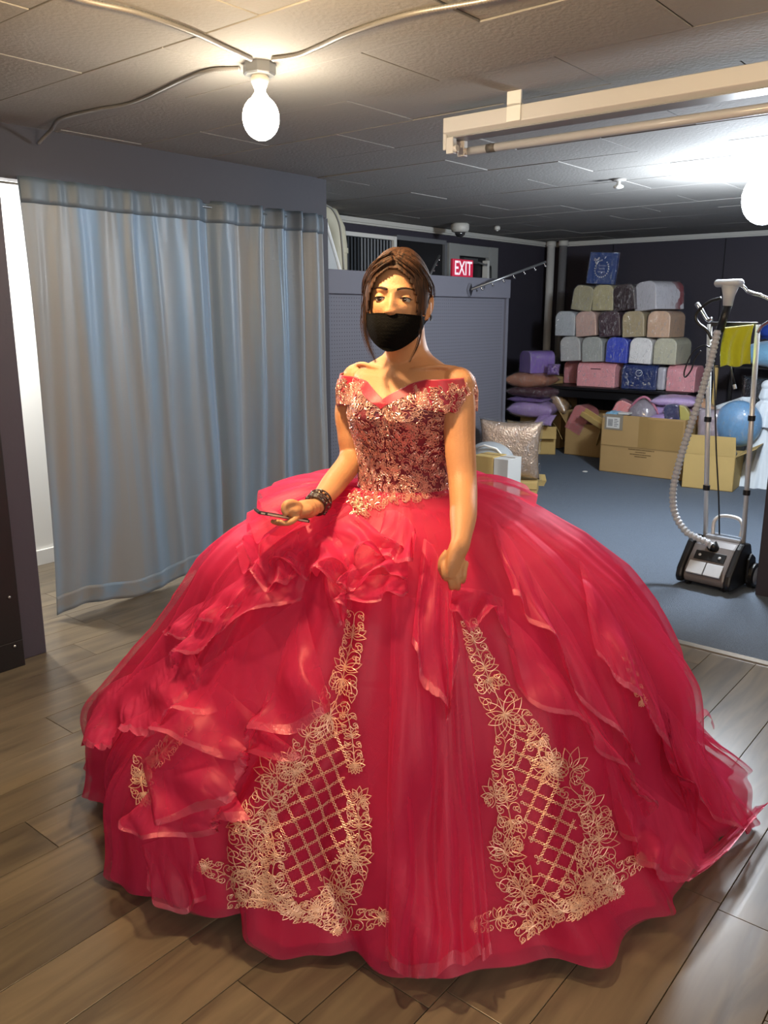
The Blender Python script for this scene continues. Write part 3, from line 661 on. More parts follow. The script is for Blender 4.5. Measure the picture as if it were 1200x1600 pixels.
# brown box with pink chest
t = thing('cardboard_box', 'brown cardboard box holding a tilted pink chest, left of the largest box', 'box', UV(8.28, uat(914, 8.1), .005), RC)
open_box(t, .44, .34, .34, m_card, (None, .9, .9, None), .14)
q = thing('gift_chest', 'glossy pink gift chest tilted out of the brown box', 'gift box', UV(8.22, uat(901, 8.2), .25), RC, tilt=(0, .45))
chest_geo(q, .20, .30, .22, mat('chest_salmon', 'cf7f80', .3, coat=.8, bump=.2, bscale=20))
q = thing('cardboard_tray', 'bent yellow cardboard tray sticking out beside the tilted pink chest', 'box', UV(8.02, uat(925, 8.0), .40), RC, tilt=(.3, .55))
MB().box(-.13, .13, -.05, .05, 0, .012).box(-.13, .13, -.05, -.042, 0, .06).box(-.13, .13, .042, .05, 0, .06).build('tray_body', m_card2, q, bevel=.002)
MB().add([(.13, -.05, 0), (.13, .05, 0), (.17, .05, -.2), (.17, -.05, -.2)], [(0, 1, 2, 3)]).build('flap', m_card2, q, solid=.004)
# largest box
ub = 7.42
va, vb = uat(941, ub), uat(1073, ub); W_ = abs(va-vb); zt = uvz(at_u(1000, 652, ub))[2]
t = thing('cardboard_box', 'largest brown cardboard box with a shipping label and printed lines', 'box', UV(ub+.26, (va+vb)/2, .005), RC)
open_box(t, W_, .5, zt, m_card, (None, None, None, None))
MB().box(-.03, .05, -.2525, -.25, zt*.48, zt).box(.05, W_/2-.02, -.252, -.2505, zt*.48, zt*.97).build('tape_patch', mat('clear_brown_tape', '9c7f50', .3), t)
MB().box(-W_/2, W_/2, -.2518, -.2502, zt*.455, zt*.475).build('fold_crease', mat('crease', '8c7249', .9), t)
MB().box(-W_/2+.03, -W_/2+.21, -.254, -.251, zt*.74, zt*1.005).build('label_pouch', mat('label_pouch_film', '8f8779', .2, coat=1), t)
MB().box(-W_/2+.05, -W_/2+.18, -.2555, -.254, zt*.77, zt*.955).build('paper_label', mat('paper', 'c9c9c6', .6), t)
bc = MB()
for k in range(7): bc.box(-W_/2+.065+k*.007, -W_/2+.068+k*.007+.002*(k % 2), -.2562, -.2555, zt*.80, zt*.92)
for k in range(5): bc.box(-W_/2+.125, -W_/2+.125+.03+.012*(k % 2), -.2562, -.2555, zt*.80+k*.016, zt*.80+k*.016+.006)
tag(bc.build('barcode', mat('print_grey', '63666a', .7), t), kind='stuff')
pr = MB(); random.seed(11)
for (x0, x1, zz) in ((-.12, .13, .245), (-.05, .05, .222), (-.10, .10, .20), (-.055, .055, .18)):
    x = x0
    while x < x1:
        g = random.uniform(.004, .011); pr.box(x, x+g, -.2512, -.2503, zz*zt/.56-.006, zz*zt/.56+.004); x += g+.0035
tag(pr.build('printed_lines', mat('print_brown', '5b4526', .8), t), kind='stuff')
# contents of the largest box
zc = zt
def inbox(name, label, cat, px, dz, yaw=0, tilt=None, du=.2):
    return thing(name, label, cat, UV(ub+du, uat(px, ub+du), zc+dz), RC+yaw, tilt=tilt)
q = inbox('gift_chest', 'pink gift chest peeking out of the largest box', 'gift box', 966, -.12, .3, (0, .4)); chest_geo(q, .20, .25, .2, mat('chest_salmon', 'cf7f80', .3))
q = inbox('gift_pack', 'light blue folded pack at the left of the largest box', 'gift pack', 962, -.04, .1, None, .09); pillow(q, .19, .15, .10, satin('sky_satin', '7fb0cf'), Matrix.Translation((0, 0, .02)), seed=21)
q = inbox('notebook', 'thin white booklet edge lying in the largest box', 'book', 977, .012, .05, None, .05); MB().box(-.05, .05, -.04, .05, 0, .012).build('pages', mat('paper', 'c9c9c6', .6), q); MB().box(-.052, .052, -.042, .05, .012, .016).build('cover', m_wf, q)
q = inbox('plastic_bag', 'domed grey and mauve pack in clear film in the largest box', 'bag', 1005, -.08, 0, None, .2); 
MB().ellipsoid((0, 0, .07), (.15, .12, .17), 24, 16).build('pack', mat('mauve_grey_film', '8e8792', .2, coat=1, bump=1, bscale=7, var=.3, vscale=6), q, smooth=True)
MB().ellipsoid((0, 0, .075), (.165, .13, .18), 24, 16).build('plastic_wrap', m_wrap, q, smooth=True)
MB().tube(spline([(-.11, -.06, .12), (-.03, -.08, .225), (.05, -.06, .25), (.14, -.03, .14), (.19, 0, .0)], 5), .012, 8).build('pink_edge', mat('pink_edge', 'b06a80', .4), q, smooth=True)
q = inbox('plastic_bag', 'lilac crinkled bag lying over the right side of the largest box', 'bag', 1034, -.05, .2, None, .15); pillow(q, .26, .2, .12, satin('lilac_satin', 'a58bc0'), Matrix.Translation((0, 0, .02)) @ Matrix.Rotation(-.3, 4, 'Y'), seed=23)
q = inbox('gift_chest', 'small navy and yellow gift chest in clear film, right in the largest box', 'gift box', 1054, -.06, .2, (0, -.15), .13)
chest_geo(q, .13, .19, .10, mat('chest_navy', '1f2c58', .3, coat=.7)); MB().prism([(.068, 0), (.15, 0), (.155, .10), (.12, .16), (.068, .18)], (-.05, .05)).build('yellow_side', mat('yellow_satin', 'a9a05a', .35, coat=.6, bump=.4, bscale=15), q, bevel=.01)
# lilac packs stacked right of the table front
for k, (px, z, lb, w_, col) in enumerate(((1050, zt+.0, 'lower lilac flat pack lying across the back of the largest box', .44, 'a58bc0'), (1056, zt+.095, 'upper lilac flat pack lying across the back of the largest box', .42, 'b59ccb'))):
    q = thing('flat_pack', lb, 'gift pack', UV(7.74, uat(px, 7.74), z), RC+.2*k, group='lilac packs'); pillow(q, w_, .34, .10, satin('lilac_satin'+str(k), col), Matrix.Translation((0, 0, .045)), seed=30+k)
q = thing('gift_pack', 'peach wrapped bundle leaning on the lilac packs', 'gift pack', UV(7.80, uat(1090, 7.80), .50), RC-.4, tilt=(0, .5)); pillow(q, .22, .26, .16, satin('peach_satin', 'c79c7c'), Matrix.Translation((0, 0, .1)) @ Matrix.Rotation(PI/2, 4, 'X'), seed=41)
# right box
ur = 7.15
t = thing('cardboard_box', 'pale cardboard box behind the steamer with black inside', 'box', UV(ur+.24, uat(1112, ur)+.02, .005), RC+.12)
open_box(t, .42, .40, .30, m_card2, (1.45, None, None, .5), .17)
q = thing('gift_pack', 'clear and silver wrapped pack inside the pale box', 'gift pack', UV(ur+.2, uat(1137, ur+.2), .24), RC); pillow(q, .18, .2, .14, mat('silver_film', 'aab4bc', .15, coat=1, bump=1, bscale=14), Matrix.Translation((0, 0, .06)), seed=51)
q = thing('round_bundle', 'round light blue bundle in clear plastic on the pale box', 'bundle', UV(ur+.45, uat(1146, ur+.42), .36), RC, tilt=(.1, .25))
MB().ellipsoid((0, 0, .19), (.20, .13, .205), 28, 18).build('bundle', mat('light_blue_fabric', '6f9fcb', .4, coat=.4, bump=.8, bscale=8, var=.1), q, smooth=True); MB().ellipsoid((0, 0, .19), (.212, .142, .217), 28, 18).build('plastic_wrap', m_wrap, q, smooth=True)
MB().ellipsoid((0, 0, .10), (.14, .10, .12), 20, 12).build('gathered_tail', mat('light_blue_fabric', '6f9fcb', .4), q, smooth=True)
q = thing('plastic_bag', 'mauve and clear bag left of the round blue bundle', 'bag', UV(ur+.42, uat(1112, ur+.42), .30), RC); pillow(q, .22, .34, .16, mat('mauve_film', 'a79aa4', .2, coat=1, bump=1, bscale=12, var=.3), Matrix.Translation((0, 0, .2)) @ Matrix.Rotation(PI/2, 4, 'X'), seed=55)
# shelf-like base under far right goods
q = thing('storage_shelf', 'dark low shelf unit holding blue rolls at the right edge', 'shelf', UV(8.45, uat(1215, 8.4), 0), RC)
for z in (.3, .62, 1.0): MB().box(-.55, .5, -.25, .25, z-.02, z).build('shelf_board', m_tab, q, bevel=.003)
for x in (-.55, .47):
    for y in (-.25, .22): MB().box(x, x+.03, y, y+.03, 0, 1.0).build('upright', m_card2 if (x < 0 and y < 0) else m_tab, q)
q = thing('fabric_roll', 'fluffy light blue roll lying on the shelf at the right edge', 'fabric roll', UV(8.2, uat(1190, 8.2), 1.003), RC)
MB().ellipsoid((0.1, 0, .12), (.34, .17, .125), 28, 16).build('roll', mat('light_blue_fluff', '7aaed2', .9, bump=1, bscale=30, var=.15, vscale=12, sheen=.5), q, smooth=True)
MB().ellipsoid((-.2, 0, .115), (.06, .10, .075), 16, 10).build('roll_end', mat('light_blue_fluff', '7aaed2', .9), q, smooth=True)
q = thing('fabric_roll', 'deep blue bundle on top of the light blue roll', 'fabric roll', UV(8.2, uat(1206, 8.2), 1.235), RC)
MB().ellipsoid((0, 0, .09), (.17, .13, .095), 24, 14).build('bundle', mat('deep_blue_fabric', '2747a8', .5, bump=.8, bscale=14, var=.2), q, smooth=True)
MB().tube([(-.13, -.08, .03), (0, -.135, .06), (.13, -.1, .03)], .012, 8).build('tie', mat('deep_blue_tie', '1d3484', .5), q, smooth=True)
q = thing('plastic_bag', 'clear plastic bag of dark goods on the shelf below the blue roll', 'bag', UV(8.05, uat(1192, 8.05), .625), RC); pillow(q, .44, .30, .22, mat('dark_film', '23252c', .15, coat=1, bump=1, bscale=12), Matrix.Translation((.02, 0, .15)) @ Matrix.Rotation(PI/2, 4, 'X'), seed=61)
# white draped cloth and gown
m_tw = mat('white_tulle_cloth', 'dfe9f2', .7, bump=.5, bscale=16, sheen=.4)
def drape_heap(t, base, top, z0, z1, mm, name, lobes=9, amp=.05, seed=0, neck=None):
    def f(a, b):
        th = a*2*PI; rx = top[0]+(base[0]-top[0])*(b**1.25); ry = top[1]+(base[1]-top[1])*(b**1.25)
        k = 1+amp*b*math.sin(th*lobes+seed)+amp*.6*b*math.sin(th*(lobes*2+1)+b*4+seed)+.5*amp*noise.noise(Vector((math.cos(th)*3+seed, math.sin(th)*3, b*3)))
        z = z1+(z0-z1)*b
        if neck: k *= 1-neck[1]*math.exp(-((b-neck[0])/.05)**2)
        return (rx*k*math.cos(th), ry*k*math.sin(th), z)
    o = MB().grid(f, 160, 50).build(name, mm, t, smooth=True); return o
WG = 7.72
q = thing('white_gown', 'white tulle gown bundled upright beside the pale box at the right edge', 'gown', UV(WG, uat(1197, WG), .005), RC)
drape_heap(q, (.26, .22), (.055, .05), 0, .56, m_tw, 'gown_skirt', 11, .06)
drape_heap(q, (.15, .12), (.05, .045), .52, .86, m_tw, 'gown_bodice', 7, .10, 2, (.35, .3))
MB().ellipsoid((0, 0, .87), (.06, .055, .05), 16, 10).build('gathered_top', m_tw, q, smooth=True)
f = pillow_fn(.2, .3, .1)
q = thing('white_cloth', 'white cloth sloping over goods left of the white gown', 'cloth', UV(7.98, uat(1146, 7.98), .005), RC)
pA, pB, pC = [Vector(x) for x in ((-.24, 0, .45), (.16, 0, .62), (.20, 0, .3))]
def slope(a, b): 
    x = -.24+.44*a; top = .60+.15*min(1, a/.8); zb = .05
    return (x, -.10+.03*math.sin(a*13)-.16*b+.02*math.sin(b*5+a*7), top-(top-zb)*b**1.3)
MB().grid(slope, 40, 20).build('cloth_drape', m_tw, q, smooth=True, solid=.01)
MB().box(-.24, .19, -.1, .1, 0.0, .60).build('covered_goods', m_tw, q, bevel=.03)
# big sequin pillow, white bag, cartons by the partition
vpil = 3.72
pc = at_v(790, 742, vpil); up_, _, _ = uvz(pc)
q = thing('sequin_pillow', 'large champagne sequin pillow leaning on the partition', 'cushion', UV(6.03, 3.60, .125), RC+.45, tilt=(.10, .02))
m_seq = mat('champagne_sequins', 'c9b09a', .22, metal=.55, bump=1, bscale=70, var=.15, vscale=30)
pillow(q, .52, .50, .2, m_seq, Matrix.Translation((0, 0, .25)) @ Matrix.Rotation(PI/2, 4, 'X'), seed=71, n=30)
q = thing('flat_carton', 'low flat carton the sequin pillow stands on', 'box', UV(6.05, 3.58, .005), RC+.45); MB().box(-.24, .22, -.13, .14, 0, .11).build('carton_body', m_card2, q, bevel=.004); MB().box(-.24, .22, -.134, -.13, .05, .056).build('carton_seam', m_card_in, q)
q = thing('plastic_bag', 'white translucent plastic bag in front of the sequin pillow', 'bag', UV(5.74, 3.60, .18), RC)
MB().ellipsoid((0, 0, .14), (.22, .11, .15), 28, 16).build('bag', mat('milky_film', 'aab1b6', .2, coat=1, bump=1, bscale=9, var=.1), q, smooth=True); MB().tube([(-.1, -.08, .23), (0, -.1, .27), (.1, -.08, .25), (.17, -.05, .17)], .008, 6).build('crumpled_edge', mat('bright_white_edge', 'f4f4f2', .4), q, smooth=True)
uq = 5.45
for px0, px1, py0, py1, m_, lb, nm in ((742, 773, 712, 752, m_card2, 'small yellow carton beside her elbow, under the white bag', 'carton'), (774, 797, 717, 756, mat('paper', 'c9c9c6', .6), 'small white carton right of the yellow one', 'carton')):
    va, vb = uat(px0, uq), uat(px1, uq); z1 = uvz(at_u(px0, py0, uq))[2]
    q = thing(nm, lb, 'box', UV(uq+.1, (va+vb)/2, .005), RC); w_ = abs(va-vb); MB().box(-w_/2, w_/2, -.1, .1, 0, z1).build('carton_body', m_, q, bevel=.004); MB().box(-w_/2, w_/2, -.004, .004, z1, z1+.003).build('carton_seam', m_card_in, q)
p0 = at_z(822, 750, .03); q = thing('cardboard_flap', 'flat pale cardboard piece on the carpet below the sequin pillow', 'cardboard', (p0.x, p0.y, .006), RC+.4)
MB().box(-.17, .17, -.11, .11, 0, .006).build('sheet', m_card2, q); MB().add([(-.17, .11, .006), (.17, .11, .006), (.15, .17, .05), (-.15, .17, .05)], [(0, 1, 2, 3)]).build('flap', m_card2, q, solid=.004)
p0 = at_z(914, 738, .004); q = MB().ellipsoid((0, 0, .008), (.026, .02, .008), 14, 8).build('paper_scrap', mat('paper', 'c9c9c6', .6), smooth=True, loc=(p0.x, p0.y, .0035)); tag(q, 'tiny white scrap of paper on the carpet', 'scrap')
# ---------------------------------------------------------------- garment steamer
m_body = mat('steamer_grey_plastic', '6b6564', .35, coat=.2)
m_blk = mat('black_plastic', '141416', .4)
m_alu = mat('brushed_aluminium', 'd2d4d6', .3, metal=.35)
m_chrome = mat('polished_chrome', 'd8d8da', .12, metal=1)
m_wplast = mat('off_white_plastic', 'bbbfc4', .4)
P0 = at_z(1114, 914, 0)
SB = RZ-PI/2-.10
t = thing('garment_steamer', 'garment steamer with white hose and two aluminium poles on the carpet', 'steamer', (P0.x, P0.y, .004), SB)
# body: x across, -y towards camera
def rb(p, x0, x1): return MB().prism(p, (x0, x1), lambda a, y, z: (y, a, z))
prof = [(-.13, .03), (-.145, .06), (-.13, .11), (-.03, .225), (.02, .245), (.12, .24), (.13, .03)]
rb(prof, -.115, .115).build('body', m_body, t, bevel=.012)
profs = [(-.14, .02), (-.16, .055), (-.145, .105), (-.04, .235), (.0, .262), (.09, .25), (.14, .14), (.14, .02)]
for s in (-1, 1): rb(profs, s*.135-.019, s*.135+.019).build('side_cheek', m_blk, t, bevel=.012)
nrm = Vector((0, -.115, .10)).normalized()
def face(a, b, lift=0):  # a across, b up the slope from its lower edge
    return Vector((a, -.13+.10*b, .11+.115*b))+Vector((0, -.755, .656))*lift
def panel(x0, x1, b0, b1, h, nm, m_):
    c = [face(x0, b0), face(x1, b0), face(x1, b1), face(x0, b1)]; d = [face(x0, b0, h), face(x1, b0, h), face(x1, b1, h), face(x0, b1, h)]
    return MB().add(c+d, [(3, 2, 1, 0), (4, 5, 6, 7), (0, 1, 5, 4), (1, 2, 6, 5), (2, 3, 7, 6), (3, 0, 4, 7)]).build(nm, m_, t, bevel=.003)
panel(-.085, .085, .38, .75, .006, 'control_panel', m_blk)
pp = panel(-.095, -.003, -.22, .28, .012, 'foot_pedal', m_wplast); panel(.003, .095, -.22, .28, .012, 'foot_pedal', m_wplast)
for x in (-.055, .055): MB().lathe([(.008, 0), (.008, .004), (.005, .006)], 10, lambda p: face(.0, .56)+Vector((x+p.x, p.y*.656, p.y*.755))+Vector((0, -.755, .656))*(p.z+.006)).build('dial', m_alu, t)
for s in (-1, 1):
    MB().lathe([(.062, -.02), (.07, -.015), (.07, .015), (.062, .02)], 28, lambda p: Vector((s*.175+p.z*(1), .10+p.x, .071+p.y))).build('wheel', m_blk, t, smooth=False)
    MB().lathe([(.05, -.004), (.05, .0), (.02, .008)], 28, lambda p: Vector((s*.195+p.z*s, .10+p.x, .071+p.y))).build('wheel_cap', m_wplast, t)
    rb([(.03, .04), (.03, .17), (.07, .20), (.12, .17), (.15, .06)], s*.165-.008, s*.165+.008).build('wheel_fork', m_blk, t, bevel=.005)
    for y in (-.09,): MB().lathe([(.03, -.012), (.034, 0), (.03, .012)], 16, lambda p: Vector((s*.1+p.z, y+p.x, .034+p.y))).build('castor', m_blk, t)
MB().box(-.10, .10, .06, .15, .235, .262).build('tank', mat('clear_grey_tank', '8d9199', .15, coat=.8), t, bevel=.01)
MB().tube(spline([(-.07, .10, .25), (-.075, .115, .33), (-.04, .13, .365), (.05, .13, .365), (.085, .115, .33), (.085, .10, .27)], 6), .011, 10).build('carry_handle', m_alu, t, smooth=True)
# poles from the picture: convert world points to the steamer's axes
Mi = (Matrix.Translation((P0.x, P0.y, .004)) @ Matrix.Rotation(SB, 4, 'Z')).inverted()
def sl(px, py, y): # point on the plane local y = const
    o = Mi @ EYE; d = Mi.to_3x3() @ ray(px, py); s = (y-o.y)/d.y; return o+d*s
# near vertical poles
bl, br = sl(1100, 868, .09), sl(1158, 882, .09); tl_, tr_ = sl(1110, 494, .09), sl(1183, 520, .09)
zt_ = (tl_.z+tr_.z)/2
for b_, t_, nm in ((bl, tl_, 'l'), (br, tr_, 'r')):
    MB().tube([(b_.x, .09, .22), (t_.x, .09, zt_)], .0135, 14).build('pole', m_alu, t, smooth=True)
    for py in ((655, 762) if nm == 'l' else (653, 770)):
        c = sl(1105 if nm == 'l' else 1170, py, .09); f_ = (c.z-.22)/(zt_-.22); x = b_.x+(t_.x-b_.x)*f_
        MB().tube([(x, .09, c.z-.014), (x, .09, c.z+.014)], .019, 14).build('pole_clamp', m_blk, t, smooth=False)
MB().box(tl_.x, tr_.x, .082, .098, zt_-.012, zt_+.012).build('cross_bar', m_blk, t, bevel=.003)
# steam head on top of the left pole, hanger loops
hp = lambda pts, y=.07: [sl(x, y_, y) for x, y_ in pts]
MB().tube(spline(hp([(1113, 498), (1106, 500), (1098, 488), (1088, 474), (1087, 482), (1089, 490)], .06)[:4], 5), .012, 8).build('hanger_arm', m_chrome, t, smooth=True)
MB().tube(spline(hp([(1127, 466), (1110, 471), (1094, 483), (1087, 495), (1092, 506), (1104, 516), (1112, 530)], .05), 6), .009, 8).build('hanger_loop', m_blk, t, smooth=True)
MB().tube(spline(hp([(1150, 440), (1164, 450), (1168, 455), (1178, 459), (1190, 462), (1206, 470), (1213, 482), (1204, 500), (1190, 510), (1184, 520)], .05), 6), .009, 8).build('hanger_loop', m_chrome, t, smooth=True)
hd = hp([(1124, 518), (1138, 476)], .03)
MB().tube(hd, .021, 16).build('head_grip', m_blk, t, smooth=True)
a_, b_ = hp([(1137, 478), (1141, 446)], .03)
MB().tube([a_, a_.lerp(b_, .5), b_], [.024, .03, .045], 18).build('steam_head', m_wplast, t, smooth=True)
c1, c2 = hp([(1119, 443), (1160, 442)], .03)
MB().tube([c1, c1.lerp(c2, .06), c1.lerp(c2, .94), c2], [(.008, .02), (.020, .045), (.020, .045), (.008, .02)], 20).build('steam_plate', m_wplast, t, smooth=True)
# hose: ribbed
hs = spline(hp([(1125, 516), (1117, 560), (1103, 615), (1086, 670), (1070, 725), (1062, 765), (1065, 800), (1080, 826), (1098, 838), (1112, 846), (1122, 858)], .0), 20)
hs = [p+Vector((0, -.03-.05*math.sin(PI*i/len(hs)), 0)) for i, p in enumerate(hs)]
acc = [0]
for i in range(len(hs)-1): acc.append(acc[-1]+(hs[i+1]-hs[i]).length)
n = int(acc[-1]/.006); pts = []
for k in range(n):
    s_ = acc[-1]*k/(n-1); j = min(len(hs)-2, max(0, int(np.searchsorted(acc, s_))-1)); pts.append(hs[j].lerp(hs[j+1], (s_-acc[j])/max(1e-9, acc[j+1]-acc[j])))
MB().tube(pts, [.021 if (k//2) % 2 else .0165 for k in range(n)], 12).build('hose', mat('ribbed_cream_hose', 'b6bac2', .5), t)
e = face(-.01, 1.0); MB().tube([pts[-1], (pts[-1]+e)/2+Vector((0, -.01, .02)), e+Vector((0, 0, -.01))], [.024, .026, .03], 14).build('hose_socket', m_blk, t, smooth=True)
MB().tube(spline(hp([(1113, 545), (1100, 540), (1085, 548), (1076, 562), (1069, 582), (1071, 589), (1080, 578), (1086, 560), (1095, 548)], .04), 6), .0045, 6).build('cable_loop', m_blk, t, smooth=True)
MB().tube(spline(hp([(1115, 556), (1117, 620), (1119, 700), (1123, 780), (1124, 838)], .11), 6), .0045, 6).build('power_cord', m_blk, t, smooth=True)
# yellow cloth, its own thing, hung on the cross bar
cl = [sl(*q_, .05) for q_ in ((1132, 513), (1178, 508), (1170, 570), (1125, 573))]
org = Mi.inverted() @ cl[0]
q = thing('yellow_cloth', 'bright yellow cloth hung between the steamer poles', 'cloth', org, SB)
def yc(a, b):
    p = (cl[0]*(1-a)+cl[1]*a)*(1-b)+(cl[3]*(1-a)+cl[2]*a)*b
    if b > 0: p.x += .008*math.sin(b*6+2)*(1-abs(2*a-1))
    p.z += .006*math.sin(a*9)*b
    return p-cl[0]+Vector((0, -.012*math.sin(a*14+b*3)*(.3+b)-.01*math.sin(b*4), 0))
m_yel = mat('yellow_microfibre', 'b8bd1e', .9, bump=.5, bscale=60, var=.08, vscale=14, sheen=.5)
MB().grid(yc, 40, 40).build('cloth_sheet', m_yel, q, smooth=True, solid=.004)
MB().tube([Vector(yc(a/20, 0))+Vector((0, -.002, 0)) for a in range(21)], .004, 6).build('top_edge', mat('pale_yellow_edge', 'd6d88a', .8), q, smooth=True)
d0, d1, d2 = hp([(1141, 575), (1144, 585), (1147, 601)], .07)
q2 = thing('hanging_clip', 'small black clip hanging below the yellow cloth', 'clip', Mi.inverted() @ d0, SB)
MB().tube([(0, 0, .02), d1-d0, d2-d0], [.003, .007, .011], 8).build('strap', m_blk, q2, smooth=True); MB().tube([d2-d0, (d2-d0)*1.25], .011, 8).build('clip_end', m_grey, q2)

# ================================================================= THE GIRL
TH = R(30)                                   # body turned to the picture's left
LX = Vector((math.cos(TH), -math.sin(TH), 0)); FX = Vector((-math.sin(TH), -math.cos(TH), 0)); UP = Vector((0, 0, 1))
BC = Vector((.055, 2.22, 0))
def bp(l, f, z): return BC+LX*l+FX*f+UP*z
# torso sections: z, half width, half depth front, half depth back, forward shift
SEC = [(.74, .150, .085, .105, 0), (.82, .163, .092, .112, 0), (.90, .160, .092, .105, 0), (.97, .138, .088, .09, 0), (1.03, .120, .084, .080, .004), (1.08, .119, .084, .080, .005), (1.13, .127, .092, .086, .006), (1.18, .137, .110, .092, .006),
       (1.22, .143, .122, .096, .006), (1.26, .147, .112, .097, .006), (1.30, .150, .084, .090, .002), (1.325, .148, .068, .078, 0), (1.342, .128, .056, .066, -.004), (1.356, .100, .047, .058, -.008), (1.372, .070, .044, .054, -.012), (1.39, .053, .046, .052, -.012), (1.42, .047, .046, .048, -.008), (1.47, .046, .046, .046, .0), (1.50, .044, .044, .044, .005)]
SZ = [s[0] for s in SEC]
def torso(th, z, off=0.):
    """th = 0 front, + towards her left"""
    a, bf, bb, sh = [interp(z, SZ, [s[k] for s in SEC]) for k in (1, 2, 3, 4)]
    b = bf if math.cos(th) > 0 else bb
    e = 2.25
    ct, st = math.cos(th), math.sin(th)
    r = 1/((abs(st)/(a+off))**e+(abs(ct)/(b+off))**e)**(1/e)
    l, f = r*st, r*ct
    # bust
    for s in (-1, 1):
        f += .022*math.exp(-((l-s*.066)/.042)**2-((z-1.222)/.045)**2)*(1 if ct > 0 else 0)*max(0, ct)**.5
    f -= .010*math.exp(-(l/.018)**2-((z-1.225)/.05)**2)*(1 if ct > 0 else 0)
    return bp(l, f+sh, z)
body = MB()
nz = 60; nt_ = 56
zz = [.74+(1.50-.74)*i/nz for i in range(nz+1)]
vs = [torso(2*PI*k/nt_, z) for z in zz for k in range(nt_)]
fs = [(j*nt_+k, j*nt_+(k+1) % nt_, (j+1)*nt_+(k+1) % nt_, (j+1)*nt_+k) for j in range(nz) for k in range(nt_)]
fs += [tuple(range(nt_-1, -1, -1)), tuple(range(nz*nt_, nz*nt_+nt_))]
body.add(vs, fs)
# collar bones
for s in (-1, 1):
    body.tube(spline([bp(s*.018, .038, 1.338), bp(s*.06, .046, 1.342), bp(s*.11, .030, 1.350), bp(s*.15, .0, 1.345)], 5), [.006, .008, .008, .007]*0 or .0065, 8)
# head
HC = Vector((.036, 2.165, 1.512)); HYAW = R(11)
HL = Vector((math.cos(HYAW), -math.sin(HYAW), 0)); HF0 = Vector((-math.sin(HYAW), -math.cos(HYAW), 0))
HP = R(3); HF = (HF0*math.cos(HP)+UP*math.sin(HP)).normalized(); HU = HL.cross(HF)*-1 if HL.cross(HF).z < 0 else HL.cross(HF)
HR = R(-2); HL, HU = (HL*math.cos(HR)+HU*math.sin(HR)), (HU*math.cos(HR)-HL*math.sin(HR))
def hp_(x, y, z): return HC+HL*x+HF*y+HU*z
def head_r(d, feat=True, off=0.):
    """surface point in head axes (x her left, y front, z up) for a direction"""
    x, y, z = d
    ry = .094 if y > 0 else .100
    rz = .112 if z > 0 else .116
    rx = .0715
    q = 1/math.sqrt((x/rx)**2+(y/ry)**2+(z/rz)**2)
    p = Vector((x*q, y*q, z*q))
    if p.z < 0:
        t = -p.z/.116
        p.x *= 1-.22*t**2
        if p.y < .0: p.y *= 1-.35*t
        else: p.y = p.y*(1+.06*t)
    if p.y > 0: p.y *= 1-.10*max(0, p.z/.112)**2
    if feat and p.y > 0:
        X, Z = p.x, p.z; g = lambda a, b, sa, sb: math.exp(-((X-a)/sa)**2-((Z-b)/sb)**2)
        nz_ = .0
        if -.055 < Z < .018:
            k = (.018-Z)/.073; hgt = .0185*math.sin(min(1, k*1.05)*PI*.62)**1.5*(1 if Z > -.036 else max(0, 1-(-.036-Z)/.014))
            wdt = .0075+.0065*k
            nz_ = hgt*math.exp(-(X/wdt)**2)
        p.y += nz_
        for s in (-1, 1):
            p.y += .0085*g(s*.011, -.032, .006, .007)
            p.y -= .0105*g(s*.030, .002, .016, .011)+.004*g(s*.014, .006, .007, .012)
            p.y += .0045*g(s*.028, .022, .022, .008)
            p.y += .004*g(s*.040, -.026, .018, .016)
        p.y -= .003*g(0, .03, .02, .02)
        p.y += .008*g(0, -.064, .022, .010)-.004*g(0, -.082, .02, .006)+.008*g(0, -.104, .018, .014)
    if off: p += Vector((x, y, z)).normalized()*off
    return p
m_ = 110; n_ = 130; vs = []
for j in range(m_+1):
    a = -PI/2+PI*j/m_
    for i in range(n_):
        b = 2*PI*i/n_
        vs.append(hp_(*head_r(Vector((math.cos(a)*math.cos(b), math.cos(a)*math.sin(b), math.sin(a))))))
body.add(vs, [(j*n_+i, j*n_+(i+1) % n_, (j+1)*n_+(i+1) % n_, (j+1)*n_+i) for j in range(m_) for i in range(n_)])
# jaw to neck
body.tube([bp(0, -.004, 1.37), HC+Vector((0, .012, -.05))], [.048, .047], 20)
# ears
for s in (-1, 1):
    e = Matrix((HL, HF, HU)).transposed()
    Me = e @ Matrix.Rotation(s*R(28), 3, 'Z')
    body.ellipsoid(hp_(s*.0745, -.008, -.012), (.007, .015, .028), 14, 10, Me)
    pts = [hp_(s*.0745+s*.010*math.sin(t_*PI), -.008-.017*math.sin(q_), -.010+.029*math.cos(q_)) for t_, q_ in [(i/12, -.5+i/12*3.3) for i in range(13)]]
    body.tube(pts, [.0042]*9+[.004, .004, .005, .006], 8)
    body.ellipsoid(hp_(s*.0735, -.006, -.039), (.005, .008, .009), 10, 8, Me)
# arms; limb(): elliptical tapered sweep
def limb(pts, rad, n=22):
    sp = spline(pts, 10); m = len(pts)-1; rs = []
    for i in range(len(sp)):
        t_ = i/10; j = min(m-1, int(t_)); f = t_-j; f = f*f*(3-2*f); a, b = rad[j], rad[j+1]
        rs.append((a[0]*(1-f)+b[0]*f, a[1]*(1-f)+b[1]*f))
    body.tube(sp, rs, n)
lh_ = at_y
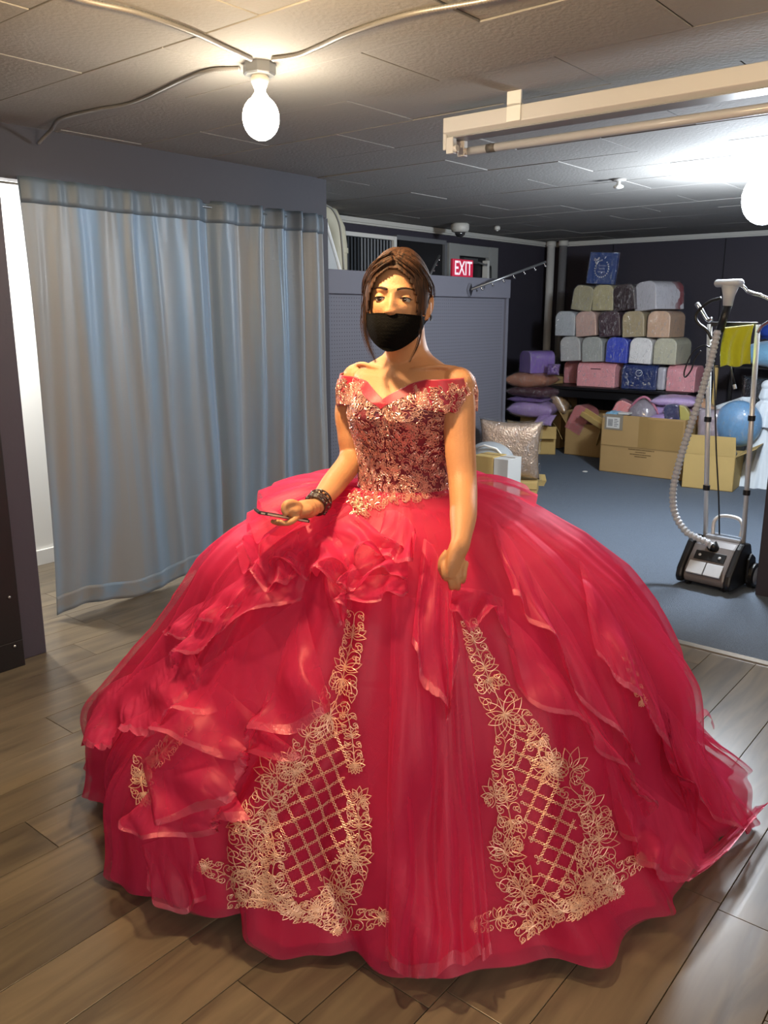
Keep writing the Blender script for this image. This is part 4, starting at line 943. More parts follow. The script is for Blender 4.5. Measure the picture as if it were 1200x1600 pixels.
# her left arm (picture right) hangs down, fist on the gown
SHL = bp(.158, -.008, 1.305); SHR = bp(-.158, -.008, 1.305)
ELL = Vector((.205, 2.10, 1.065)); WRL = Vector((.189, 1.975, .905))
ELL = at_y(723, 755, 2.05); WRL = at_y(720, 845, 1.885)
body.ellipsoid(SHL+Vector((-.008, 0, -.002)), (.047, .045, .046), 18, 12); body.ellipsoid(SHR+Vector((.008, 0, -.002)), (.047, .045, .046), 18, 12)
def RR(*a): return [(x, x*.96) if not isinstance(x, tuple) else x for x in a]
limb([SHL+Vector((-.006, 0, .012)), at_y(717, 640, 2.125), at_y(719, 700, 2.095), ELL, at_y(724, 800, 1.965), WRL, lh_(714, 866, 1.868)], RR(.040, .0425, .0395, .036, .0335, .0238, .021))
# her right arm (picture left), elbow bent, forearm forward and out
ELR = at_y(549, 716, 2.27); WRR = at_y(492, 792, 2.03)
limb([SHR+Vector((.006, 0, .012)), at_y(546, 640, 2.295), at_y(548, 680, 2.285), ELR, at_y(524, 752, 2.15), WRR], RR(.039, .040, .037, .035, .033, (.023, .021)))
# hands
def finger(base, pts, r0):
    P = [base]+pts; sp = spline(P, 6); n = len(sp); body.tube(sp, [r0*(1-.28*i/(n-1)) for i in range(n)], 10)
    body.ellipsoid(sp[-1], (r0*.74,)*3, 10, 8)
# left fist: back of the hand to the camera, knuckles down
def lh(px, py, y): return at_y(px, py, y)
YO = -.075
body.tube(spline([WRL+(WRL-lh(714, 862, 1.87))*.5, WRL, lh(714, 862, 1.87), lh(711, 882, 1.863), lh(709, 897, 1.865)], 6), [(.017+.005*min(1, i/6)+.011*max(0, min(1, (i-6)/10)), .017+.005*min(1, i/6)-.0035*max(0, min(1, (i-6)/10))) for i in range(25)], 20)
for k, (x0, x1, ytip, r_f) in enumerate(((694, 697, 904, .0088), (704, 706, 918, .0092), (715, 715, 918, .009), (726, 723, 908, .008))):
    yk = 888+(0, 6, 5, 0)[k]
    finger(lh(x0+2, 878, 1.865), [lh(x0, yk, 1.852), lh((x0+x1)/2, (yk+ytip)/2+4, 1.848), lh(x1, ytip, 1.862), lh(x1+1, ytip-4, 1.884), lh(x1+2, ytip-18, 1.894)], r_f)
finger(lh(700, 862, 1.875), [lh(691, 874, 1.868), lh(689, 888, 1.868), lh(694, 902, 1.878)], .0098)
# right hand under and over the phone
pw = WRR; pc_ = lh(468, 797, 1.985)
body.tube(spline([pw, lh(482, 795, 2.01), pc_, lh(452, 799, 1.965)], 6), [(.022, .019)]*5+[(.024, .024)]*6+[(.022, .028)]*8, 18)
body.ellipsoid(lh(469, 796, 1.985), (.034, .032, .0185), 18, 12); body.ellipsoid(lh(458, 797, 1.955), (.022, .026, .017), 16, 10); body.ellipsoid(lh(453, 797, 1.940), (.014, .014, .012), 14, 10)
finger(lh(468, 791, 1.965), [lh(456, 786, 1.945), lh(447, 788, 1.933), lh(444, 795, 1.928), lh(446, 802, 1.926)], .0108)
for k in range(4):
    yy = 1.925+k*.021; finger(lh(466, 806, yy+.02), [lh(456, 815, yy), lh(446-3*k, 818, yy), lh(438-4*k, 815, yy-.002)], .0080)
# legs and feet in low shoes under the gown
for s in (-1, 1):
    limb([bp(s*.08, -.01, .80), bp(s*.085, .0, .62), bp(s*.08, .01, .46), bp(s*.082, -.015, .28), bp(s*.08, -.02, .09)], RR(.085, .072, .052, .048, .032))
    limb([bp(s*.08, -.03, .08), bp(s*.083, .03, .045), bp(s*.09, .12, .028)], RR(.034, .034, .026))
raw = body.build('body_raw', m_white)
md_ = raw.modifiers.new('r', 'REMESH'); md_.mode = 'VOXEL'; md_.voxel_size = .0026; md_.use_smooth_shade = True
sm = raw.modifiers.new('s', 'SMOOTH'); sm.factor = .5; sm.iterations = 4
dg = bpy.context.evaluated_depsgraph_get(); me = D.meshes.new_from_object(raw.evaluated_get(dg)); D.objects.remove(raw); me.name = 'person'
# weld the figure's mesh about its own base
m_skin = mat('skin', 'c58d63', .5, bump=.12, bscale=240, var=.05, vscale=14, spec=.4)
m_skin.node_tree.nodes['Principled BSDF'].inputs['Subsurface Weight'].default_value = .12
m_skin.node_tree.nodes['Principled BSDF'].inputs['Subsurface Radius'].default_value = (.012, .005, .003)
me.materials.clear(); me.materials.append(m_skin)
ORG = Vector((BC.x, BC.y, 0)); me.transform(Matrix.Translation(-ORG)); me.polygons.foreach_set('use_smooth', [True]*len(me.polygons))
P = D.objects.new('person', me); COL.objects.link(P); P.location = ORG
tag(P, 'girl in a red off-shoulder ball gown and black face mask holding a phone', 'person')
bpy.context.view_layer.update()
def kid(mb, name, m, parent=None, **k):
    """children are given in world coordinates"""
    o = mb.build(name, m, parent or P, **k); o.matrix_parent_inverse = Matrix.Translation(-ORG)
    if parent: o.matrix_parent_inverse = Matrix()
    return o
# --- face details
m_eye = mat('eye_white', 'b9aca0', .3, coat=.4); m_iris = mat('iris', '2a160c', .2, coat=1); m_lash = mat('lashes_and_brows', '2a1810', .85)
for s in (-1, 1):
    EY = Vector((s*.0305, .0722, .0)); 
    e = kid(MB().ellipsoid(hp_(*EY), (.0138,)*3, 20, 14), 'eye', m_eye, smooth=True)
    Mh = Matrix((HL, HF, HU)).transposed()
    kid(MB().ellipsoid(hp_(EY.x-.001, EY.y+.0122, -.0014), (.0060, .0024, .0060), 16, 10, Mh), 'iris', m_iris, e, smooth=True)
    # upper lid: part of a sphere that covers the top half
    def lid(a, b, r=.0152, lo=-.02, up=1.35):
        az = -1.25+2.5*a; el = lo+.28*(abs(az)/1.25)**2*(-1)+(up)*b
        return hp_(EY.x+r*math.sin(az)*math.cos(el), EY.y+r*math.cos(az)*math.cos(el)-.0005, EY.z+r*math.sin(el))
    kid(MB().grid(lambda a, b: lid(a, b, lo=.21), 18, 8), 'upper_eyelid', m_skin, smooth=True)
    kid(MB().grid(lambda a, b: lid(a, b*-1, lo=-.42 if True else 0, up=.9), 18, 6), 'lower_eyelid', m_skin, smooth=True)
    kid(MB().tube([lid(i/14, 0, .0158, .2) for i in range(15)]+[lid(1, 0, .0178, .2)+HL*s*.002], [.0006]+[.0012]*13+[.001, .0005], 6), 'lash_line', m_lash, smooth=True)
    def surf(x, z, off=.0012):
        # march to the face surface at given x, z
        d = Vector((x, .09, z)).normalized()
        for _ in range(6):
            p = head_r(d); d = Vector((d.x+(x-p.x)*8, d.y, d.z+(z-p.z)*8)).normalized()
        p = head_r(d); return hp_(p.x, p.y+off, p.z)
    bw = MB(); L_ = 14
    up_pts = []; lo_pts = []
    for i in range(L_+1):
        t_ = i/L_; x = s*(.012+.038*t_); zc_ = .0205+.0062*math.sin(t_*2.2)-.004*t_*t_; hw_ = .0023*(1-t_)**.35*(.7+.6*(1-t_)) if t_ < 1 else .0003
        up_pts.append(surf(x, zc_+hw_)); lo_pts.append(surf(x, zc_-hw_))
    bw.add(up_pts+lo_pts, [(i, i+1, L_+2+i, L_+1+i) for i in range(L_)])
    kid(bw, 'eyebrow', m_lash, smooth=True, solid=.0012)
    kid(MB().ellipsoid(surf(s*.0085, -.0405, -.0012), (.0034, .003, .0022), 10, 8), 'nostril', mat('nostril_dark', '4a2416', .9), smooth=True)
# --- face mask
m_mask = mat('black_cloth_mask', '080605', .9, spec=.1, bump=.3, bscale=350)
def maskpt(a, b):
    A0 = 1.28; az = -A0+2*A0*a
    ztop = -.040+.003*math.cos(az)
    zbot = -.062-.064*max(0, math.cos(az*PI/2/A0))**.62
    z = ztop+(zbot-ztop)*b; q = max(0, min(1, (-.037-z)/.088))
    Wm = .0735*(1-.36*q**2.0); Dm = .094+.014*math.sin(PI*min(1, q*.95+.12))-.004*q; ys = .030-.01*q
    x = Wm*math.sin(az)/math.sin(A0); y = ys+(Dm-ys)*((math.cos(az)-math.cos(A0))/(1-math.cos(A0)))**.8
    y += .0012*math.sin(q*60)*math.exp(-(az/.5)**2)*.3
    return hp_(x, y, z)
mk = kid(MB().grid(maskpt, 60, 34), 'face_mask', m_mask, smooth=True, solid=.0016)
for b_ in (.0, 1.):
    kid(MB().tube([maskpt(a/40, b_)+HF*.0008 for a in range(41)], .0013, 6), 'mask_seam', m_mask, mk, smooth=True)
for s in (0, 1):
    e0 = maskpt(s, .05); e1 = maskpt(s, .8); sg = 1 if s else -1
    kid(MB().tube(spline([e0, hp_(sg*.0765, .012, -.012), hp_(sg*.080, -.012, .018), hp_(sg*.082, -.026, .0), hp_(sg*.078, -.018, -.034), e1], 6), .0011, 6), 'ear_loop', m_mask, mk, smooth=True)
kid(MB().tube([hp_(.0815, -.014, -.032)+Vector((0, 0, 0))+HF*.007*math.cos(a)+HU*(.0075*math.sin(a)-.006)+HL*.002 for a in np.linspace(0, 2*PI, 17)], .0013, 6), 'hoop_earring', m_blackm, smooth=True)
# --- hair
def hair_mat():
    m = mat('dark_brown_hair', '2b170e', .68, spec=.25); nt = m.node_tree; N = nt.nodes; Lk = nt.links; b = N['Principled BSDF']
    g = N.new('ShaderNodeObjectInfo'); tc = N.new('ShaderNodeTexCoord'); mp = N.new('ShaderNodeMapping'); mp.inputs['Scale'].default_value = (55, 55, 7)
    Lk.new(tc.outputs['Object'], mp.inputs[0]); n = N.new('ShaderNodeTexNoise'); n.inputs['Scale'].default_value = 3; Lk.new(mp.outputs[0], n.inputs['Vector'])
    cr = N.new('ShaderNodeValToRGB'); cr.color_ramp.elements[0].position = .35; cr.color_ramp.elements[1].position = .75
    cr.color_ramp.elements[0].color = (*hexc('1d0f09'), 1); cr.color_ramp.elements[1].color = (*hexc('573723'), 1)
    Lk.new(n.outputs[0], cr.inputs[0]); Lk.new(cr.outputs[0], b.inputs['Base Color']); return m
m_hair = hair_mat()
def hair_shell(x, y, z):
    """outer hair surface in head axes along a direction"""
    d = Vector((x, y, z)).normalized(); p = head_r(d, False); k = .012
    if d.z > 0: k += .006*d.z
    k -= .004*math.exp(-(p.x/.008)**2)*(1 if d.z > .3 else 0)
    return p+d*k
def skin_zone(p):  # face opening
    if p.y < .012: return False
    top = .070
    if p.z > top: return False
    w_ = .0615*math.sqrt(max(0, 1-((p.z+.03)/.100)**2)) if p.z > -.03 else .0615
    if p.z < -.035 : return True
    return abs(p.x) < w_
cap = MB(); n_, m_ = 96, 80; idx = {}; vs = []
for j in range(m_+1):
    a = -PI/2+PI*j/m_
    for i in range(n_):
        b = 2*PI*i/n_; vs.append(hair_shell(math.cos(a)*math.cos(b), math.cos(a)*math.sin(b), math.sin(a)))
fs = []
for j in range(m_):
    for i in range(n_):
        f_ = (j*n_+i, j*n_+(i+1) % n_, (j+1)*n_+(i+1) % n_, (j+1)*n_+i); c = sum((vs[q] for q in f_), Vector())/4
        if skin_zone(c): continue
        if c.z < -.045-(.02 if c.y < -.05 else 0): continue
        if abs(c.x) > .05 and -.022 < c.y < .030 and c.z < .016: continue
        fs.append(f_)
cap.add([hp_(*p) for p in vs], fs)
hr = kid(cap, 'hair', m_hair, smooth=True, solid=.002)
# combed strands from the parting to the back, sitting on the shell
st = MB(); random.seed(4)
for k in range(1100):
    s = 1 if k % 2 else -1; y0 = random.uniform(-.05, .066)
    z0 = .11; pts = []
    # start at parting (x ~ 0), end at the nape bun
    t0 = random.random()
    d0 = Vector((s*.002, y0, math.sqrt(max(.001, 1-(y0/.095)**2))*.12))
    side = random.uniform(.2, 1.15)
    for i in range(11):
        f_ = i/10
        ang = f_*2.1
        x = s*math.sin(min(ang, PI/2)*1.0)*(.09)*math.sin(min(1, f_*1.4)*PI/2)**.8
        y = y0*(1-f_)-.085*f_**1.3
        z = .11*(1-f_**1.2)*(1 if True else 0)-.03*f_**2*side*.6+.004*math.sin(f_*5+t0*6)
        if f_ > .7: x *= 1-(f_-.7)*1.6
        q = hair_shell(x, y, z); q = q*(1.004+.012*random.random()*.5)
        if skin_zone(q) or (abs(q.x) > .05 and -.022 < q.y < .03 and q.z < .016): q = None
        pts.append(q)
    seg = []
    for q in pts+[None]:
        if q is None:
            if len(seg) > 2: st.tube([hp_(*p) for p in spline(seg, 3)], [.0004]+[.0011]*(len(spline(seg, 3))-2)+[.0004], 4, caps=False)
            seg = []
        else: seg.append(q)
tag(kid(st, 'combed_strands', m_hair, hr, smooth=True), kind='stuff')
bun = MB().ellipsoid(hp_(0, -.125, -.005), (.038, .03, .036), 20, 14)
kid(bun, 'hair_bun', m_hair, hr, smooth=True)
def lock(name, paths, r0, n, spread, seed):
    random.seed(seed); mb = MB()
    for k in range(n):
        o = [random.gauss(0, spread) for _ in range(3)]; P_ = []
        for i, p in enumerate(paths):
            g_ = .4+.6*math.sin(PI*i/(len(paths)-1))+(.5*i/(len(paths)-1))
            P_.append(hp_(p[0]+o[0]*g_, p[1]+o[1]*g_, p[2]+o[2]*.4))
        sp = spline(P_, 6); mb.tube(sp, [r0*max(.12, 1-(i/(len(sp)-1))**3) for i in range(len(sp))], 5)
    return tag(kid(mb, name, m_hair, hr, smooth=True), kind='stuff')
lock('face_strand', [(.004, .084, .090), (.028, .086, .073), (.048, .074, .052), (.060, .062, .020), (.064, .054, -.015), (.069, .050, -.06), (.064, .054, -.105), (.046, .062, -.150)], .0009, 22, .0022, 1)
lock('face_strand', [(.006, .078, .096), (.036, .074, .078), (.058, .054, .052), (.068, .036, .020), (.073, .026, -.008), (.074, .000, .012)], .0011, 46, .0036, 2)
lock('face_strand', [(.010, .060, .106), (.045, .050, .086), (.070, .026, .050), (.078, .008, .024), (.074, -.04, .005)], .0011, 46, .005, 5)
lock('face_strand', [(-.004, .084, .090), (-.030, .085, .073), (-.054, .072, .052), (-.066, .054, .015), (-.073, .048, -.03), (-.073, .048, -.07), (-.062, .050, -.11), (-.040, .054, -.155)], .0009, 34, .0034, 3)
lock('face_strand', [(-.006, .078, .096), (-.042, .068, .078), (-.064, .048, .050), (-.076, .032, .010), (-.078, .02, -.04), (-.070, .01, -.095)], .0011, 44, .0040, 4)
lock('face_strand', [(-.010, .060, .106), (-.045, .050, .088), (-.072, .026, .052), (-.080, .004, .014), (-.074, -.04, -.005)], .0011, 46, .005, 6)
# --- bracelet
br_ = MB(); axd = (WRR-at_y(524, 752, 2.15)).normalized(); u1 = axd.orthogonal().normalized(); u2 = axd.cross(u1); random.seed(6)
for k in range(5):
    c_ = WRR-axd*(.004+k*.007); tl_2 = random.uniform(-.004, .004)
    br_.tube([c_+(u1*math.cos(a)+u2*math.sin(a))*(.0265+.001*k)+axd*tl_2*math.cos(a) for a in np.linspace(0, 2*PI, 25)], .0024, 6)
    for j in range(7):
        a = random.random()*6.28; br_.ellipsoid(c_+(u1*math.cos(a)+u2*math.sin(a))*.029, (.0045,)*3, 8, 6)
tag(kid(br_, 'beaded_bracelet', mat('dark_beads', '3a1d16', .25, coat=1), smooth=True), kind='stuff')
# --- phone (a thing of its own)
ph0, ph1 = at_y(404, 801, 1.945), at_y(484, 815, 1.98)
dx = (ph1-ph0).normalized(); vd = ((ph0+ph1)/2-EYE).normalized(); dy = (vd-dx*vd.dot(dx)).normalized(); dy = (dy+Vector((0, 0, .10))).normalized(); dz_ = dx.cross(dy).normalized(); dy = dz_.cross(dx)
if dz_.z < 0: dz_ = -dz_
ph = thing('phone', 'dark phone with a pale edge held flat in her right hand', 'phone', ph0)
Mp = Matrix((dx, dy, dz_)).transposed().to_4x4(); L_ = (ph1-ph0).length
MB().obox(Mp, 0, L_, 0, .072, -.004, .004).build('phone_case', mat('dark_phone_case', '241c20', .4), ph, bevel=.002)
MB().obox(Mp, .022, L_-.004, -.0012, .0, -.0022, .0024).build('phone_edge', mat('silver_rose_edge', 'e0c0b0', .25, metal=.6), ph, bevel=.0008)
MB().obox(Mp, .004, L_-.004, .004, .068, .004, .0046).build('phone_screen', mat('dark_glass', '0c0c10', .1, coat=1), ph)
MB().obox(Mp, .006, .016, -.001, 0, -.002, .002).build('side_button', mat('silver_rose_edge', 'e0c0b0', .25), ph)
# ================================================================= THE GOWN
RED = (.62, .010, .035)
m_satin = mat('red_satin', (.64, .014, .075), .5, bump=.2, bscale=12, var=.1, sheen=.3)
m_tulle = tulle_mat('red_tulle', (.84, .036, .16), .50, .97, 70, .5, .38)
m_tulle2 = tulle_mat('red_tulle_ruffle', (.92, .050, .19), .34, .95, 40, .45, .42)
m_trim = tulle_mat('shiny_red_horsehair_trim', (.90, .12, .28), .30, .9, 220, .25, .3, 1.2)
PRF_R = [.115, .16, .24, .34, .45, .57, .675, .77, .85, .92, 1.0]
PRF_Z = [1.02, 1.012, .985, .935, .86, .75, .61, .46, .29, .15, .012]
SL_ = [0.]
for i in range(1, len(PRF_R)): SL_.append(SL_[-1]+math.hypot(PRF_R[i]-PRF_R[i-1], PRF_Z[i]-PRF_Z[i-1]))
SL_ = [s/SL_[-1] for s in SL_]
WC = Vector((BC.x, BC.y)); HCN = Vector((.12, 2.44))
random.seed(21)
FOLDS = []
for k in range(44):
    FOLDS.append((2*PI*k/44+random.uniform(-.07, .07), random.uniform(.028, .07), random.uniform(.5, 1.2)*random.choice((1, 1, -1)), random.uniform(-.25, .25), random.uniform(0, .5)))
HEM_A = [-180, -125, -94, -73, -52, -39, -26, -16, -4, 7, 17, 34, 51, 71, 85, 120, 180]
HEM_R = [.98, 1.0, 1.0, .965, .945, .955, .96, .975, 1.01, .985, .94, .91, .92, .985, 1.02, 1.0, .98]
def skirt(th, t, off=0., amp=1., ph=0., ext=0.):
    """th: 0 faces the camera (-y), + to the right; t from waist (0) to hem (1)"""
    r = interp(t, SL_, PRF_R); z = interp(t, SL_, PRF_Z)
    if t > 1: r = 1+(t-1)*.5; z = max(.004, .012-(t-1)*.2)
    k = min(1, (r-.115)/.885); k = k**.8
    cx, cy = WC.x+(HCN.x-WC.x)*k-.075*math.exp(-((t-.80)/.13)**2), WC.y+(HCN.y-WC.y)*k
    d = 0
    for a, wd, am, dr_, s0 in FOLDS:
        q = (th+ph-a-dr_*(t-.3)); q = (q+PI) % (2*PI)-PI
        if abs(q) < .3: d += am*math.exp(-(q/wd)**2)*(0 if t < s0*.5 else min(1, (t-s0*.5)*3))
    d = d*.038*amp*min(1, t*1.3)*(.5+.5*r)
    n = noise.noise(Vector((math.cos(th+ph)*1.6, math.sin(th+ph)*1.6, t*1.7+ph)))*.045*amp*min(1, t*1.5)
    thd = math.degrees((th+PI) % (2*PI)-PI); rr = r*(1+(interp(thd, HEM_A, HEM_R)-1)*k**1.5)+off+d+n
    # left side carries a fuller lifted bulge near the hand
    bul = .055*math.exp(-((th+1.45)/.55)**2-((t-.32)/.16)**2)
    rx, ry = 1.0, .86 if math.cos(th) > 0 else .84
    ry = ry if k > .2 else ry
    x = cx+(rr+bul)*rx*math.sin(th); y = cy-(rr+bul)*ry*math.cos(th)
    zz_ = z+(off*.6 if t < .5 else off*.3)+bul*.3+d*.5*(1-t)
    if t > .9: zz_ += (.018+.014*math.sin(th*9+ph*5)+.008*math.sin(th*23+ph))*((t-.9)/.1)
    return Vector((x, y, max(zz_, .004)))
gown = kid(MB().grid(lambda a, b: skirt((a-.5)*2*PI, .0+b*.985, -.028, 1.4, .05), 540, 110, uvfn=lambda a, b: (a, b)), 'gown_skirt', m_satin, smooth=True)
SM = gown.data
tree = BVHTree.FromPolygons([tuple(v.co) for v in SM.vertices], [tuple(p.vertices) for p in SM.polygons])
kid(MB().grid(lambda a, b: skirt((a-.5)*2*PI, .005+b*.995, .002, 1.42, .05), 640, 130), 'tulle_layer', m_tulle, gown, smooth=True)
kid(MB().grid(lambda a, b: skirt((a-.5)*2*PI, .01+b*.985, .020, 1.45, .05), 640, 120), 'tulle_overlay', tulle_mat('red_tulle_outer', (.90, .044, .18), .22, .93, 60, .5, .45), gown, smooth=True)
OUT = MB().grid(lambda a, b: skirt((a-.5)*2*PI, .01+b*.985, .020, 1.45, .05), 640, 120)
tree2 = BVHTree.FromPolygons(OUT.v, OUT.f)
def onskirt(px, py, lift=.004, tr_=None):
    d = ray(px, py).normalized(); h = (tr_ or tree2).ray_cast(EYE, d)
    if h[0] is None:
        h = (tr_ or tree2).find_nearest(at_y(px, py, 2.35))
    n = h[1]; n = n if n.dot(d) < 0 else -n
    return h[0]+n*lift, n
def poly_at(pts, s):
    L = [0]
    for i in range(len(pts)-1): L.append(L[-1]+math.hypot(pts[i+1][0]-pts[i][0], pts[i+1][1]-pts[i][1]))
    s *= L[-1]; x = np.interp(s, L, [p[0] for p in pts]); y = np.interp(s, L, [p[1] for p in pts]); return float(x), float(y)
def smooth_poly(pts): return [(p.x, p.y) for p in spline([Vector((a, b, 0)) for a, b in pts], 8)]
def ruffle(top, bot, waves=5, amp=.03, lift0=.006, lift1=.05, seed=0, nu=120, nv=26, trimw=.08, side=0.):
    top, bot = smooth_poly(top), smooth_poly(bot); cache = {}
    A_ = [[onskirt(*poly_at(top, i/nu), lift=0) for i in range(nu+1)], [onskirt(*poly_at(bot, i/nu), lift=0) for i in range(nu+1)]]
    grid = {}
    for i in range(nu+1):
        tx, ty = poly_at(top, i/nu); bx, by = poly_at(bot, i/nu)
        for j in range(0, nv+1, 2):
            f = j/nv; p, n = onskirt(tx+(bx-tx)*f, ty+(by-ty)*f, 0); grid[i, j] = (p, n)
    # relax positions so the cloth does not copy every fold below it
    def P_(i, f):
        jj = f*nv; j0 = min(nv-2, int(jj//2)*2); g = (jj-j0)/2; i = max(0, min(nu, i))
        a, b = grid[i, j0], grid[i, j0+2]; return a[0].lerp(b[0], g), a[1].lerp(b[1], g).normalized()
    def fn(a, b):
        i = int(round(a*nu)); p, n = P_(i, b)
        q = Vector(); c = 0
        for k in (-9, -6, -3, 0, 3, 6, 9): q += P_(i+k, b)[0]; c += 1
        p = p.lerp(q/c, .8)
        n = (n+P_(i-5, b)[1]+P_(i+5, b)[1]+Vector((0, 0, .15))).normalized()
        wv = math.sin(a*waves*2*PI+seed+1.3*math.sin(a*5+seed)+.6*b)+.15*math.sin(a*waves*3.3*PI+seed*2)
        e = min(1, a*12)*min(1, (1-a)*12)
        L = lift0+lift1*b**1.3+amp*(b**1.6)*wv*.5+.25*amp*b*math.sin(b*9+a*20+seed)
        return p+n*max(.002, L*(.35+.65*e))+Vector((0, 0, .3*amp*b**2*wv*e))
    o = kid(MB().grid(fn, nu, nv, uvfn=lambda a, b: (a*.4, b)), 'ruffle', m_tulle2, gown, smooth=True)
    if trimw:
        kid(MB().grid(lambda a, b: fn(a, min(1, 1-trimw+trimw*b))+P_(int(round(a*nu)), 1)[1]*.0015, nu*1, 3, uvfn=lambda a, b: (a, b)), 'ruffle_trim', m_trim, gown, smooth=True)
    return fn
#EMB#
# ruffles: (upper edge, lower edge) read off the photograph and laid on the skirt
RUF = [
 # waist cascade in front of the right hand
 ([(560, 800), (520, 820), (480, 845), (440, 860)], [(640, 870), (560, 890), (500, 905), (420, 885)], 4, .05, .05),
 ([(600, 800), (620, 800), (640, 815), (650, 830)], [(585, 870), (615, 885), (638, 905), (650, 850)], 2, .03, .05),
 ([(470, 830), (440, 840), (415, 835), (400, 825)], [(470, 900), (440, 935), (412, 905), (403, 850)], 3, .04, .06),
 ([(520, 830), (560, 850), (600, 860), (640, 870)], [(500, 900), (545, 935), (590, 915), (640, 910)], 3, .045, .06),
 ([(500, 880), (540, 900), (590, 900), (635, 890)], [(520, 985), (560, 945), (600, 950), (640, 930)], 3, .03, .05),
 # long swag to the left
 ([(500, 850), (440, 885), (380, 920), (300, 965)], [(480, 940), (430, 955), (370, 985), (280, 1045)], 3, .03, .05),
 ([(430, 880), (380, 905), (330, 935), (290, 955)], [(395, 935), (350, 965), (300, 1000), (255, 985)], 3, .03, .03),
 ([(480, 930), (420, 970), (350, 1020), (260, 1080)], [(520, 1100), (430, 1160), (345, 1178), (235, 1130)], 3, .03, .06),
 ([(340, 1060), (290, 1100), (240, 1150), (215, 1180)], [(480, 1180), (410, 1185), (350, 1245), (250, 1290)], 2, .035, .06),
 ([(300, 1000), (240, 1040), (190, 1060), (150, 1085)], [(350, 1110), (270, 1130), (200, 1165), (132, 1160)], 3, .035, .05),
 ([(320, 1150), (280, 1190), (240, 1230), (215, 1260)], [(400, 1275), (330, 1290), (260, 1300), (196, 1275)], 2, .03, .06),
 ([(300, 1290), (270, 1300), (250, 1310), (220, 1320)], [(330, 1400), (290, 1420), (260, 1400), (235, 1365)], 2, .03, .03),
 # centre fall
 ([(610, 930), (650, 935), (690, 935), (725, 945)], [(600, 1490), (650, 1520), (720, 1505), (770, 1490)], 5, .03, .03),
 ([(660, 840), (680, 860), (700, 915), (705, 930)], [(640, 1000), (655, 1100), (700, 1120), (720, 1010)], 2, .03, .05),
 ([(700, 915), (730, 920), (760, 925), (790, 940)], [(700, 950), (730, 985), (765, 965), (800, 1000)], 2, .03, .05),
 # right swags
 ([(760, 800), (800, 850), (850, 930), (900, 1000)], [(790, 930), (860, 1040), (930, 1130), (1000, 1200)], 3, .03, .04),
 ([(780, 950), (830, 1000), (880, 1060), (930, 1110)], [(800, 1070), (870, 1130), (950, 1190), (1000, 1285)], 3, .03, .06),
 ([(900, 870), (960, 950), (1000, 1030), (1030, 1090)], [(920, 1020), (990, 1120), (1040, 1220), (1080, 1320)], 3, .03, .05),
 ([(940, 1180), (1000, 1220), (1050, 1260), (1090, 1280)], [(960, 1300), (1000, 1360), (1060, 1390), (1110, 1370)], 3, .035, .05),
 ([(1000, 1060), (1040, 1100), (1080, 1150), (1110, 1180)], [(1060, 1210), (1100, 1260), (1140, 1290), (1165, 1290)], 3, .035, .05),
]
for k, (tp, bt, wv, am, lf) in enumerate(RUF): ruffle(tp, bt, wv, am, .006, lf, seed=k*1.7, trimw=.07 if k != 12 else .035, nu=90)
# loops of net standing away from the skirt at the right hem and the lifted folds at the left hip
def loop_ribbon(px, py, Y, w_, h_, lean, seed):
    c = at_y(px, py, Y)
    def f(a, b):
        q = a*2*PI*.86-.6; return c+Vector((w_*math.cos(q)+lean*b, .05*(b-.5)+.02*math.sin(q*2+seed), h_*math.sin(q)))
    kid(MB().grid(f, 30, 4), 'net_loop', m_tulle2, gown, smooth=True)
loop_ribbon(1094, 1125, 2.50, .035, .022, .01, 0); loop_ribbon(1088, 1160, 2.5, .022, .03, .01, 2)
loop_ribbon(1150, 1285, 2.42, .045, .045, .02, 1); loop_ribbon(1120, 1270, 2.40, .06, .045, .02, 3)
def flare(c, r0, r1, z0, z1, th0, th1, wv, am, seed):
    """a standing layer of net around the hips, behind the right hand"""
    def f(a, b):
        th = th0+(th1-th0)*a; r = r0+(r1-r0)*b; z = z0+(z1-z0)*b+am*math.sin(a*wv*2*PI+seed)*b
        return Vector((c.x+r*math.sin(th), c.y-r*.86*math.cos(th), z+.03*math.sin(b*PI)))
    kid(MB().grid(f, 90, 12, uvfn=lambda a, b: (a*.4, b)), 'hip_ruffle', m_tulle2, gown, smooth=True)
flare(BC, .12, .40, 1.02, .99, -2.4, -1.0, 4, .018, 0)
flare(BC, .12, .43, 1.01, .93, -2.5, -.9, 5, .02, 2)
flare(BC, .14, .46, 1.00, .85, -2.4, -.8, 4, .025, 4)
flare(BC, .12, .36, 1.02, 1.00, 1.2, 2.6, 3, .01, 5)
# --- bodice
def ztop(th):
    t_ = abs(th)
    return 1.262+.026*min(1, t_/.5)**.9-.012*min(1, max(0, t_-.9))
def zbot(th): return 1.018-.062*math.exp(-(th/.30)**2)+.004*math.sin(th*14)
def bod(th, f, off=.006): return torso(th, zbot(th)+(ztop(th)-zbot(th))*f, off)
m_bod = mat('wine_red_bodice', (.17, .006, .022), .45, sheen=.3, bump=.2, bscale=90)
bd = kid(MB().grid(lambda a, b: bod((a-.5)*2*PI, b), 160, 60), 'bodice', m_bod, smooth=True)
